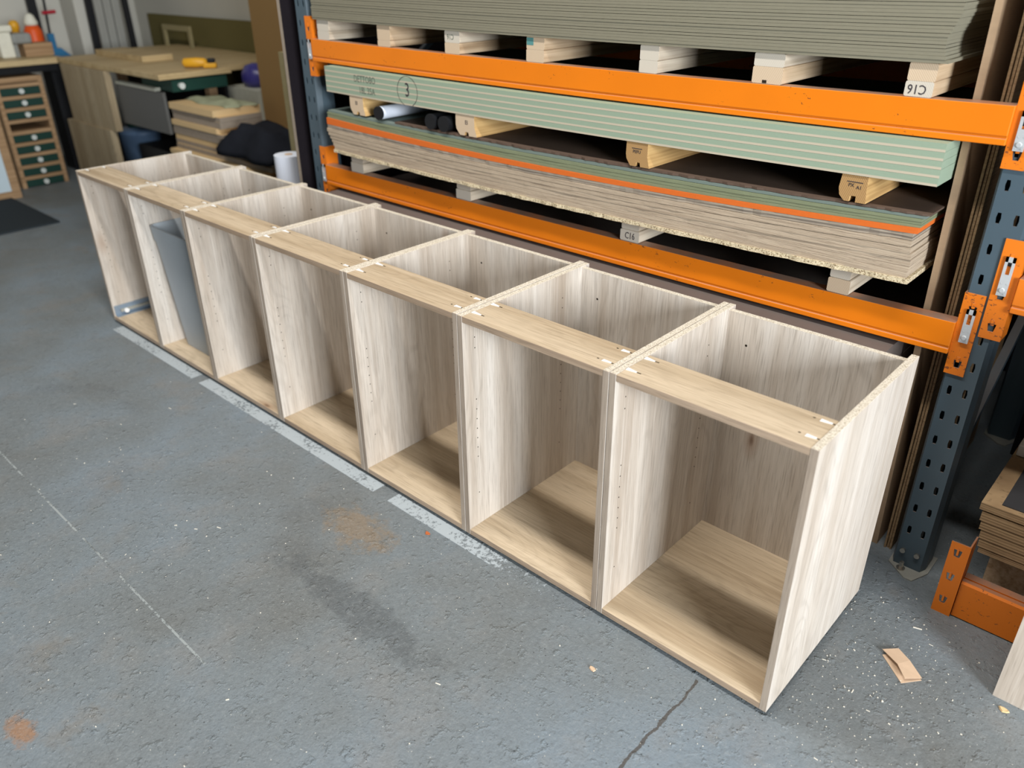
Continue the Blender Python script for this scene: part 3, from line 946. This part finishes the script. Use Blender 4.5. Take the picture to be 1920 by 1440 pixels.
# bearers between the lower and middle levels
zt = quad3(*LV['gre'], X0, X1)
BB = [(-2.315, -2.222, 'joist'), (-1.705, -1.602, 'joist'), (-0.968, -0.884, 'joist'), (-0.318, -0.246, 'joist2')]
BLAB = ['dark-stamped grooved timber at the far left between the two stacks', 'grooved timber next to the black tubes between the two stacks', 'grooved timber in the middle between the two stacks, black stamp on its end',
        'notched brown-ended timber at the right between the two stacks']
mid_bot = quad3(1.0697, 1.0632, 1.0722, -2.47, -0.09)
for i, (x0, x1, shp) in enumerate(BB):
    xm = (x0 + x1) / 2
    z0 = zt(xm) + 0.0035 if i else zt(xm) + 0.0005
    o = bearer(x0, x1, z0 + 0.003, mid_bot(xm) - 0.0012, 0.703, BLAB[i], 'pine_yellow', 'end_brown' if i >= 2 else 'end_pine', 'timbers between the middle and lower stacks', 1.69, shp)
    if i == 3:
        text_mesh('PX', 0.012, M['ink'], 'stamp', o, (-0.006, -0.0004, 0.008))
        text_mesh('A1', 0.012, M['ink'], 'stamp', o, (0.014, -0.0004, 0.004))
        MB().box(-0.018, 0.022, -0.0006, 0, 0.0155, 0.0175).build('stamp_line', M['ink'], o)
    elif i == 2:
        text_mesh('PEFU', 0.013, M['ink'], 'stamp', o, (-0.004, -0.0004, 0.008))
        MB().box(-0.022, 0.014, -0.0006, 0, 0.0165, 0.0185).build('stamp_line', M['ink'], o)
    else:
        text_mesh('EI', 0.02, M['ink'], 'stamp', o, (0.002 if i else -.005, -0.0004, 0.01))

# tubes lying between the stacks
def tube(x, z, r_, body, label, yaw):
    o = thing('cardboard_tube', label, 'tube', (x, 0.700, z), yaw)
    MB().cyl((0, 0.004, 0), (0, 0.95, 0), r_, n=24).build('tube_body', M[body], o, smooth=False)
    MB().cyl((0, -0.004, 0), (0, 0.006, 0), r_ * 1.02, n=24).build('end_cap', M['black'], o)
    return o


tube(-2.135, zt(-2.13) + 0.0275, 0.0245, 'white_roll', 'white tube with a black end cap between the stacks', 0.02)
tube(-1.835, zt(-1.83) + 0.0335, 0.027, 'black', 'left one of two black tubes between the stacks', 0.02)
tube(-1.765, zt(-1.77) + 0.0335, 0.027, 'black', 'right one of two black tubes between the stacks', 0.02)

# dark pack of sheets lying on the floor behind the cabinets
pk = thing('sheet_pack', 'low pack of dark grey-brown boards on the floor right behind the cabinets', 'board pack', (0, 0, FZ))
for k in range(11):
    MB().box(-2.52, -0.112 - 0.001 * (k % 3), 0.565 + 0.001 * (k % 2), 1.64, k * 0.0603, k * 0.0603 + 0.0595).build('board', M['panel_dark'], pk)


# tall boards standing on edge beside the right upright
def standing(name, label, xb, xm_, xt, w, y0, y1, mat, zt_=2.4, group=None, edge=None):
    m = MB(); zs = [FZ, 0.736, zt_]; X = [xb, xm_, xt + (xt - xm_) / 0.7 * (zt_ - 1.44)]
    for a in range(2):
        m.hexa([(X[a], y0, zs[a]), (X[a] + w, y0, zs[a]), (X[a] + w, y1, zs[a]), (X[a], y1, zs[a]), (X[a + 1], y0, zs[a + 1]), (X[a + 1] + w, y0, zs[a + 1]), (X[a + 1] + w, y1, zs[a + 1]), (X[a + 1], y1, zs[a + 1])])
    o = m.build(name, M[mat])
    return tag(o, label, 'board', group)


standing('standing_board', 'tall brown board on edge, its broad face towards the right upright', -0.060, -0.0805, -0.0915, 0.016, 0.802, 1.64, 'mdf_brown')
standing('standing_board', 'left one of three thin boards on edge beside the right upright', -0.024, -0.0285, -0.032, 0.0055, 0.802, 1.62, 'ply_brown', group='thin boards on edge by the upright')
standing('standing_board', 'middle one of three thin boards on edge beside the right upright', -0.0165, -0.0205, -0.024, 0.0055, 0.806, 1.62, 'ply_brown', group='thin boards on edge by the upright')
standing('standing_board', 'right one of three thin boards on edge, nearest the right upright', -0.009, -0.0125, -0.016, 0.0055, 0.803, 1.62, 'ply_brown', group='thin boards on edge by the upright')

# ------------------------------------------------------------------ next bay, at the right edge
b6 = beam(0.1195, 1.4, 0.889, 0.0, y=1.70 - .05, back=True)
for k in range(3):  # boards added, mostly out of view, to keep light out of this bay
    tag(MB().box(0.165 + 0.002 * k, 1.4, 0.738, 1.69, 0.8905 + k * 0.0305, 0.9200 + k * 0.0305).build('bay_shade_board', M['brown_dark']), ['lowest', 'middle', 'top'][k] + ' dark brown board added on the next bay beam, mostly out of view, to shade the bay', 'board', 'dark boards added to shade the next bay')
tag(MB().box(0.118, 1.4, 1.61, 1.628, FZ, 0.80).build('bay_shade_sheet', M['brown_faced']), 'dark sheet added behind the plywood pile at the right edge to blacken the bay', 'board')  # sheet added so the bay behind the pile stays black
fb = thing('loose_beam', 'loose orange rack beam lying on the floor at the right edge', 'beam', (0, 0, FZ))
m = MB().prism([(0.635, 0.004), (0.635, 0.112), (0.640, 0.118), (0.654, 0.118), (0.654, 0.100), (0.659, 0.100), (0.659, 0.118), (0.684, 0.118), (0.684, 0.004)], 'x', 0.214, 1.5)
m.build('beam_body', M['orange_worn'], fb)
m = MB(); y = 0.628
for k in range(3):
    cell(m, 0.166, 0.2085, k * .0775, (k + 1) * .0775, slot_trap(0.186, k * .0775 + 0.045, 0.010, 0.011), y, 0.0035)
m.box(0.2085, 0.2125, y, y + 0.06, 0, 0.2325)
m.face([(0.166, y, 0.2325), (0.2085, y, 0.2325), (0.2085, y + .0035, .2325), (0.166, y + .0035, .2325)])
m.face([(0.166, y, 0), (0.166, y, 0.2325), (0.166, y + .0035, .2325), (0.166, y + .0035, 0)])
for k in range(3):
    m.box(0.1835, 0.1885, y - .0015, y + 0.012, k * .0775 + .040, k * .0775 + .060)
tag(m.build('end_connector', M['orange_worn'], fb, recalc=False), label='end plate with three hook slots')
for k in range(2):
    tag(MB().box(0.24, 1.4, [0.80, 1.25][k], [0.85, 1.30][k], FZ, 0.140).build('support_timber', M['pine']),
        ['front support timber under the plywood pile at the right edge', 'rear support timber under the plywood pile at the right edge'][k], 'timber', 'supports under the right plywood pile')
PZ = [0.1405, 0.1595, 0.187, 0.2145, 0.242, 0.275, 0.297]
PLB = ['lowest board', 'second lowest board', 'third board up', 'fourth board up', 'fifth board up', 'top board, overhanging,']
for k in range(6):
    tag(MB().box(0.216 - 0.004 * k + rnd.uniform(-.003, .003) if k < 5 else 0.189, 1.4, 0.735 - .002 * k, 1.59 if k < 5 else 1.4, PZ[k] + .0004, PZ[k + 1] - (.0004 if k != 4 else .005)).build('plywood_board', M['ply_brown']),
        '%s in the plywood pile at the right edge' % PLB[k], 'board', 'plywood pile at the right edge')
tag(MB().box(0.232, 1.3, 0.745, 1.35, 0.2968, 0.2995).build('dark_film_sheet', M['slate_in']), 'dark grey film sheet lying on the right plywood pile', 'sheet')
tag(bevel(MB().box(0.196, 1.3, 1.02, 1.5, 0.300, 0.335).build('pale_slab', M['pale_board']), 0.003), 'pale grey slab lying at the back of the right plywood pile', 'board')
o = MB().box(0, 2.0, 0, 0.018, 0, 0.9, mats=[1, 1, 0, 0, 1, 1]).build('oak_panel', [M['oak_v'], M['oak_edge']])  # real panel, extended out of view to shade the next bay
o.location = (0.372, 0.425, FZ); o.rotation_euler = (math.radians(-4), 0, 0)
tag(o, 'loose pale oak panel standing on the floor at the right edge', 'panel')

# ------------------------------------------------------------------ litter on the floor
c = thing('cardboard_scrap', 'torn folded piece of brown cardboard on the floor near the right corner', 'cardboard', (0.176, 0.366, FZ))
P = [(-.050, .016), (-.021, .048), (0.014, .026), (.055, -.008), (.025, -.044), (-.004, -.010)]
m = MB()
zt1 = [0.010, 0.008, 0.0085, 0.005, 0.012, 0.012]
b0 = len(m.v)
m.v += [(x, y, z) for (x, y), z in zip(P, zt1)] + [(x, y, z + .0014) for (x, y), z in zip(P, zt1)]
for q in ((0, 1, 2, 5), (5, 2, 3, 4)):
    m.f.append(tuple(q)[::-1]); m.f.append(tuple(k + 6 for k in q)); m.mi += [0, 0]; m.uv += [[(0, 0)] * 4] * 2
for k in range(6):
    j = (k + 1) % 6
    m.f.append((k, j, j + 6, k + 6)); m.mi.append(0); m.uv.append([(0, 0)] * 4)
m.build('upper_flap', M['cardboard'], c)
MB().hexa([(-.045, .008, 0), (.022, -.052, 0), (.056, -.010, 0), (-.016, .044, 0), (-.045, .008, .0014), (.022, -.052, .0014), (.056, -.010, .0014), (-.016, .044, .0014)]).build('lower_flap', M['cardboard'], c)

bits = [('rusty_chip', 'small rusty orange chip beside the white line', 'chip', (-1.085, -0.072), 0.011, 'leaf'),
        ('paper_scrap', 'small crumpled grey-brown scrap in front of the nearest cabinet', 'scrap', (-0.385, -0.155), 0.011, 'cardboard'),
        ('wood_chip', 'pale wood chip on the floor at the right edge', 'wood chip', (0.405, 0.395), 0.014, 'kraft')]
for nm, lb, ct, (x, y), r_, mt in bits:
    m = MB(); n = 7; R = random.Random(len(lb))
    ring = [(r_ * R.uniform(.7, 1.2) * math.cos(2 * math.pi * k / n), 0.8 * r_ * R.uniform(.6, 1.1) * math.sin(2 * math.pi * k / n), R.uniform(0.0002, .002)) for k in range(n)]
    top = [(a * .8, b_ * .8, z + R.uniform(.002, .004)) for a, b_, z in ring]
    m.v += ring + top
    for k in range(n):
        j = (k + 1) % n
        m.f.append((k, j, n + j, n + k)); m.mi.append(0); m.uv.append([(0, 0)] * 4)
    m.f.append(tuple(range(n, 2 * n))); m.mi.append(0); m.uv.append([(0, 0)] * n)
    m.f.append(tuple(range(n))[::-1]); m.mi.append(0); m.uv.append([(0, 0)] * n)
    o = m.build(nm, M[mt]); o.location = (x, y, FZ)
    tag(o, lb, ct)

m = MB()
for k in range(1150):
    u = rnd.random()
    if u < 0.45:
        x, y = rnd.gauss(0.12, 0.16), rnd.gauss(0.30, 0.25)
    else:
        x, y = rnd.uniform(-2.8, 0.45), rnd.uniform(-1.25, 0.45)
    if -3.5 < x < 0.004 and y > -0.004:
        continue
    if (-0.03 < x < 0.14 and y > 0.66) or x > 0.36 and y > 0.41 or (y > 0.62 and x > 0.16):
        continue
    s_ = 0.00055 * (0.6 + rnd.random() ** 3 * 2.0); e = rnd.uniform(1, 1.8) if rnd.random() < .93 else rnd.uniform(3, 8)
    a = rnd.uniform(0, 3.14); ca, sa = math.cos(a), math.sin(a)
    pts = [(x + ca * p * s_ * e - sa * q * s_, y + sa * p * s_ * e + ca * q * s_) for p, q in ((-1, -1), (1, -1), (1, 1), (-1, 1))]
    m.hexa([(px_, py_, FZ) for px_, py_ in pts] + [(px_, py_, FZ + s_ * 1.3) for px_, py_ in pts])
tag(m.build('sawdust', M['saw'], recalc=False), 'pale sawdust specks scattered over the grey floor', 'sawdust', kind='stuff')

# ------------------------------------------------------------------ far end of the workshop
tag(MB().box(-6.45, -5.4, 0.0, 0.49, FZ, FZ + 0.012).build('floor_mat', M['mat']), 'black rubber mat on the floor before the drawer unit', 'mat')

wt = thing('worktop', 'light wooden worktop over the green drawers at the far left', 'worktop', (0, 0, 0))
bevel(MB().box(-7.4, -6.5, -1.2, 1.17, 0.862, 0.903).build('top_slab', M['bench_wood'], wt), 0.003)
MB().box(-7.4, -6.62, -1.2, 1.17, 0.80, 0.862).build('apron', M['black'], wt)
for yy in (-1.15, 0.58):
    MB().box(-7.3, -7.2, yy, yy + 0.06, FZ, 0.80).build('leg', M['black'], wt)

du = thing('drawer_unit', 'narrow wooden unit with dark green drawers and pale round knobs', 'drawer unit', (-6.55, 0.66, FZ))
DW = 0.34
for yy in (0, DW - 0.03):
    MB().box(-0.5, 0, yy, yy + 0.03, 0, 0.80).build('side_panel', M['frame_wood'], du)
MB().box(-0.5, 0, 0.0302, DW - .0302, 0.765, 0.80).build('top_rail', M['frame_wood'], du)
n = 9; pz = 0.755 / n
for k in range(n):
    z0 = 0.006 + k * pz
    MB().box(-0.5, 0.0, .0302, DW - .0302, z0 + pz - 0.030, z0 + pz - 0.004).build('divider', M['frame_wood'], du)
    if k == 5:
        continue
    d = MB().box(-0.45, -0.003, .033, DW - .033, z0, z0 + pz - 0.032).build('drawer', M['dark_green'], du)
    MB().cyl((-0.003, DW / 2, z0 + .027), (0.022, DW / 2, z0 + .027), .016, .019, n=14).build('knob', M['knob'], d)
wf = thing('framed_door', 'wooden framed door with a pale blue panel at the left edge', 'door panel', (-6.30, 0.03, FZ))
MB().box(-0.03, 0, 0.478, 0.535, 0, 0.66).build('stile', M['frame_wood'], wf)
MB().box(-0.03, 0, -0.1, 0.478, 0, 0.055).build('bottom_rail', M['frame_wood'], wf)
MB().box(-0.03, 0, -0.1, 0.478, 0.60, 0.66).build('top_rail', M['frame_wood'], wf)
MB().box(-0.03, 0, -0.157, -0.1, 0, 0.66).build('stile', M['frame_wood'], wf)
MB().box(-0.022, -0.008, -0.1, 0.478, 0.055, 0.60).build('panel', M['pale_blue'], wf)

bn = thing('workbench', 'far workbench with a light top, grey side drawer and green end drawer', 'workbench', (0, 0, 0))
bevel(MB().box(-6.49, -4.86, 1.12, 1.63, 0.870, 0.905).build('top_slab', M['bench_wood'], bn), 0.003)
for x, yy in ((-5.06, 1.52), (-6.45, 1.52)):
    MB().box(x, x + 0.06, yy, yy + 0.06, FZ, 0.869).build('leg', M['frame_wood'], bn)
for x0, x1, y0, z0, z1 in ((-6.485, -5.720, 1.085, FZ, 0.462), (-6.40, -5.645, 1.100, 0.4625, 0.8695)):
    MB().box(x0, x1, y0, y0 + 0.045, z0, z1).build('end_panel', M['carc'], bn)
dr = MB().box(-5.63, -4.95, 1.165, 1.185, 0.52, 0.785).build('side_drawer', M['grey_face'], bn)
MB().box(-5.63, -5.04, 1.160, 1.20, 0.7855, 0.806).build('drawer_rail', M['pale_rail'], dr)
gd = MB().box(-5.30, -4.874, 1.205, 1.595, 0.790, 0.862).build('end_drawer', M['dark_green'], bn)
MB().cyl((-4.874, 1.26, 0.826), (-4.845, 1.26, 0.826), .017, .02, n=14).build('knob', M['knob'], gd)
MB().box(-6.45, -4.93, 1.605, 1.623, FZ, 0.789).build('rear_board', M['black'], bn)

t_ = thing('plastic_tub', 'blue-grey plastic tub on the floor under the far bench', 'tub', (-5.93, 1.38, FZ))
loft([[(r_ * math.cos(a) * 1.0, r_ * math.sin(a) * 0.8, z) for a in [2 * math.pi * k / 18 for k in range(18)]] for r_, z in ((0.16, 0), (0.18, 0.40), (0.185, .405), (0.185, .425), (0.14, .44), (.07, .45))], M['blue_tub'], 'tub_body', t_, True, True)
MB().cyl((0, 0, .45), (0, 0, .475), .072, n=18).build('lid', M['dark_green'], t_)

tag(bevel(MB().box(-5.66, -5.08, 1.24, 1.50, FZ, 0.36).build('black_crate', M['black']), 0.01), 'black crate on the floor under the far bench', 'crate')

# stack of board offcuts in front of the bench
R = random.Random(5)
z = FZ
OFF = 'board offcuts stacked before the far bench'
k = 0
hs = []
while z < 0.715:
    h = R.choice([0.022, 0.026, 0.034])
    hs.append((z, h)); z += h + 0.006
for k, (z, h) in enumerate(hs):
    dx_ = R.uniform(-.03, .03); low_ = z < 0.50
    x1 = (-3.74 if low_ else -4.33) + dx_
    y1 = 1.50 + R.uniform(-.03, .03)
    if low_:
        x1 += 0.10 * (k % 4) / 3 - 0.08
    o = MB().box(-4.93 + R.uniform(-.02, .02), x1, 1.19 + R.uniform(-.015, .015) - (0.06 if low_ and k % 3 == 0 else 0), y1, z, z + h + 0.0055, mats=[1, 1, 1, 1, 0, 0]).build('board_offcut', [M['kraft'], M['kraft' if k % 3 == 0 else 'kraft_edge']])
    pos = 'topmost light board offcut of the stack before the far bench' if k == len(hs) - 1 else (('longer' if low_ else 'shorter') + ' board offcut, %s from the top of the stack before the far bench' % ONES[len(hs) - 1 - k])
    tag(o, pos, 'board', OFF + (', lower part' if low_ else ', upper part') if k < len(hs) - 1 else None)
ztop = hs[-1][0] + hs[-1][1] + 0.0055


def drape(name, label, cat, x0, x1, y0, y1, zbase, amp, mat, seed, thick=0.02, drop=None):
    """crumpled cloth: a closed lumpy sheet"""
    R = random.Random(seed); nx, ny = 16, 12
    ph = [R.uniform(0, 6.28) for _ in range(8)]
    m = MB()
    V = []
    for j in range(ny + 1):
        for i in range(nx + 1):
            u, v = i / nx, j / ny
            ed = min(u, 1 - u, v, 1 - v) * 4
            ed = min(1, ed)
            z = thick * (0.25 + .75 * ed) + amp * ed * (0.5 + 0.5 * math.sin(5 * u + ph[0] + 1.5 * math.sin(4 * v + ph[1]))) * (0.6 + .4 * math.sin(5 * v + ph[2]))
            x = x0 + (x1 - x0) * u + 0.02 * math.sin(11 * v + ph[3]); y = y0 + (y1 - y0) * v + 0.02 * math.sin(9 * u + ph[4])
            zb = drop(x, y) if drop else zbase
            V.append((x, y, zb, zb + z))
    n1 = nx + 1
    m.v = [(a, b_, d) for a, b_, c_, d in V] + [(a, b_, c_ + .001) for a, b_, c_, d in V]
    o_ = len(V)
    for j in range(ny):
        for i in range(nx):
            q = (j * n1 + i, j * n1 + i + 1, (j + 1) * n1 + i + 1, (j + 1) * n1 + i)
            m.f.append(q); m.f.append(tuple(o_ + k_ for k_ in q[::-1])); m.mi += [0, 0]; m.uv += [[(0, 0)] * 4] * 2
    rim = [i for i in range(n1)] + [j * n1 + nx for j in range(1, ny + 1)] + [ny * n1 + i for i in range(nx - 1, -1, -1)] + [j * n1 for j in range(ny - 1, 0, -1)]
    for k_ in range(len(rim)):
        a, b_ = rim[k_], rim[(k_ + 1) % len(rim)]
        m.f.append((a, b_, o_ + b_, o_ + a)[::-1]); m.mi.append(0); m.uv.append([(0, 0)] * 4)
    return tag(m.build(name, M[mat], smooth=True), label, cat)


zlow = max(z_ + h_ + .0055 for z_, h_ in hs if z_ < 0.50)
drape('black_cloth', 'crumpled black cloth lying on the offcut stack', 'cloth', -4.24, -3.70, 1.12, 1.50, zlow, 0.09, 'cloth_black', 3, 0.15)
drape('sage_cloth', 'crumpled sage-green cloth on top of the offcut stack', 'cloth', -4.90, -4.36, 1.28, 1.50, ztop, 0.05, 'sage', 8, 0.015)

# leaning and standing things before the back wall
tag(MB().box(-7.30, -4.4, 2.262, 2.292, 0.60, 1.125).build('green_board', M['board_green']), 'wide olive-green board fixed along the white back wall', 'board')
pf = thing('picture_frame_blank', 'small empty wooden frame leaning before the olive-green board', 'frame', (-6.79, 2.13, 0.9005))
for a in ((0, .47, .125, .165), (0, .04, 0, .125), (.43, .47, 0, .125)):
    MB().box(a[0], a[1], 0, 0.02, a[2] , a[3]).build('frame_bar', M['strip_beige'], pf)
ws = MB().box(-6.80, -5.06, 1.645, 2.25, 0.86, 0.90).build('wall_shelf', M['bench_wood'])
tag(ws, 'light wooden shelf along the back wall behind the bench', 'shelf')
tag(bevel(MB().box(-6.40, -5.62, 1.38, 1.61, 0.9055, 0.945).build('wooden_plank', M['bench_wood']), 0.002), 'light wooden plank lying on the far bench', 'plank')

tl = thing('power_tool', 'yellow and black power tool lying on the far bench', 'power tool', (-4.99, 1.46, 0.906), 0.9)
tl.scale = (0.7, 0.7, 0.7)
loft([[(x, r_ * math.cos(a), 0.05 + r_ * math.sin(a)) for a in [2 * math.pi * k / 12 for k in range(12)]] for x, r_ in ((-.13, .02), (-.11, .042), (0.0, .046), (.07, .04), (.10, .022))], M['yellow'], 'motor_body', tl, True, True)
MB().hexa([(-.02, -.02, .01), (.04, -.02, .01), (.04, .02, .01), (-.02, .02, .01), (-.01, -.02, .06), (.03, -.02, .06), (.03, .02, .06), (-.01, .02, .06)]).build('handle', M['black'], tl)
bevel(MB().box(0.06, 0.18, -.035, .035, .002, .045).build('battery', M['yellow'], tl), 0.008)
bevel(MB().box(0.10, 0.17, -.03, .03, .046, .085).build('head', M['black'], tl), 0.01)

tag(MB().box(-5.02, -4.62, 1.66, 1.95, FZ, 0.770).build('pale_box', M['pale_rail']), 'pale box standing past the end of the far bench under the purple bag', 'box')
pb = thing('purple_bag', 'purple plastic bag on a pale box beside the tall brown board', 'bag', (-4.83, 1.79, 0.7705))
loft([[(r_ * math.cos(a) * (1 + .12 * math.sin(3 * a)), 0.75 * r_ * math.sin(a), z) for a in [2 * math.pi * k / 16 for k in range(16)]] for r_, z in ((.09, 0), (.12, .04), (.115, .09), (.08, .135), (.02, .15))], M['purple'], 'bag_body', pb, True, True)

tag(MB().box(-4.47, -4.06, 1.60, 1.63, FZ, 2.3).build('tall_brown_board', M['brown_card']), 'tall brown board standing upright behind the offcut stack', 'board')
tag(MB().box(-2.80, -2.778, 0.735, 1.80, FZ, 2.3, mats=[0, 1, 2, 0, 0, 0]).build('dark_faced_board', [M['brown_faced'], M['brown_faced'], M['kraft_edge']]), 'tall dark-faced board on edge beside the left blue upright', 'board')
for k, (x, w) in enumerate(((-3.235, 0.040), (-3.165, 0.022))):
    tag(MB().box(x, x + w, 0.985, 1.01, FZ, [1.15, 0.88][k]).build('batten', M['strip_beige']), ['taller beige batten standing left of the dark-faced board', 'shorter beige batten standing left of the dark-faced board'][k], 'batten', 'battens beside the dark-faced board')
rl = thing('paper_roll', 'white paper roll standing behind the far cabinets by the dark board', 'roll', (-3.13, 0.90, FZ))
MB().cyl((0, 0, 0), (0, 0, 0.705), 0.072, n=28).build('roll_body', M['white_roll'], rl)
MB().cyl((0, 0, 0.705), (0, 0, 0.707), 0.02, n=14).build('core', M['cardboard'], rl)

# things on the left worktop
ZT = 0.9035
m1 = thing('mitre_saw', 'off-white and grey bench machine on the far left worktop', 'machine', (-6.75, 0.90, ZT))
bevel(MB().box(-0.08, 0.06, -0.08, 0.015, 0, 0.18).build('column', M['tool_white'], m1), 0.012)
bevel(MB().box(-0.08, 0.07, -0.10, 0.03, 0.18, 0.225).build('cap', M['tool_white'], m1), 0.01)
bevel(MB().box(-0.07, 0.05, 0.016, 0.16, 0.09, 0.165).build('motor', M['tool_grey'], m1), 0.02)
MB().box(-0.05, 0.03, 0.02, 0.05, 0, 0.09).build('stand', M['tool_grey'], m1)
tag(bevel(MB().box(-6.85, -6.70, 0.985, 1.19, ZT, 0.993).build('wooden_block', M['frame_wood']), 0.003), 'pale wooden block on the far left worktop', 'block')
ob = thing('orange_bottle', 'orange and white plastic bottle standing behind the wooden block', 'bottle', (-6.93, 1.155, ZT))
loft([[(r_ * math.cos(a), r_ * math.sin(a), z) for a in [2 * math.pi * k / 18 for k in range(18)]] for r_, z in ((.06, 0), (.065, .02), (.065, .16), (.045, .20))], M['orange_plastic'], 'bottle_body', ob, True, True)
loft([[(r_ * math.cos(a), r_ * math.sin(a), z) for a in [2 * math.pi * k / 18 for k in range(18)]] for r_, z in ((.046, .2003), (.05, .22), (.03, .27), (.012, .285))], M['tool_white'], 'spout', ob, True, True)
yb = thing('yellow_cap', 'small round yellow cap on the worktop beside the orange bottle', 'cap', (-6.98, 1.045, ZT))
loft([[(r_ * math.cos(a), r_ * math.sin(a), z) for a in [2 * math.pi * k / 16 for k in range(16)]] for r_, z in ((.03, 0), (.03, .175), (.036, .18), (.036, .22), (.02, .24))], M['yellow'], 'cap_body', yb, True, True)
bv = thing('bench_vice', 'blue bench vice with an upright post on the far worktop', 'vice', (-7.0, 1.32, ZT - 0.04))
MB().hexa([(-.05, -.06, 0), (.05, -.06, 0), (.05, .085, 0), (-.05, .085, 0), (-.02, -.05, .06), (.02, -.05, .06), (.02, .03, .06), (-.02, .03, .06)]).build('base', M['blue'], bv)
MB().box(-.02, .02, -.045, .0, .0605, .17).build('post', M['blue'], bv)
MB().cyl((0, -.022, .17), (0, -.005, .42), .010, n=10).build('rod', M['black'], bv)
MB().cyl((0, -.04, .32), (0, .06, .325), .014, n=10).build('grip', M['red'], bv)
tag(MB().box(-7.1, -6.9, 1.2, 1.42, FZ, ZT - 0.0405).build('gap_shade_stand', M['black']), 'stand under the blue bench vice, blackened to read as a shaded gap', 'stand')  # coloured black to stand in for shade in the gap by the drawers


def pole(label, x, y0, y1, dy, mat, zt_=2.2, zb=0.0, cat='pole', group=None, name='pole'):
    m = MB().hexa([(x - .03, y0, zb), (x, y0, zb), (x, y1, zb), (x - .03, y1, zb), (x - .03, y0 + dy, zt_), (x, y0 + dy, zt_), (x, y1 + dy, zt_), (x - .03, y1 + dy, zt_)])
    return tag(m.build(name, M[mat]), label, cat, group)


pole('dark leaning post behind the far left worktop', -7.45, 1.33, 1.40, 0.02, 'black', name='dark_post')
pole('black post standing right of the white column', -7.12, 1.645, 1.70, 0.06, 'black', zb=FZ, name='black_post')
pole('brown strip standing beside the black post', -7.16, 1.725, 1.755, 0.06, 'frame_wood', zb=FZ, name='brown_strip', cat='strip')
for k in range(6):
    pole('grey plastic length, %s from the left in the bundle in the far corner' % ONES[k], -7.05 - .012 * (k % 2), 1.70 + 0.036 * k, 1.73 + 0.036 * k, 0.03, 'pole_grey', zb=FZ, group='grey plastic lengths in the far corner', name='grey_length', cat='plastic length')
pole('dark leaning bar right of the grey plastic lengths', -7.02, 1.955, 2.0, -0.02, 'black', zb=FZ, name='dark_bar', cat='bar')
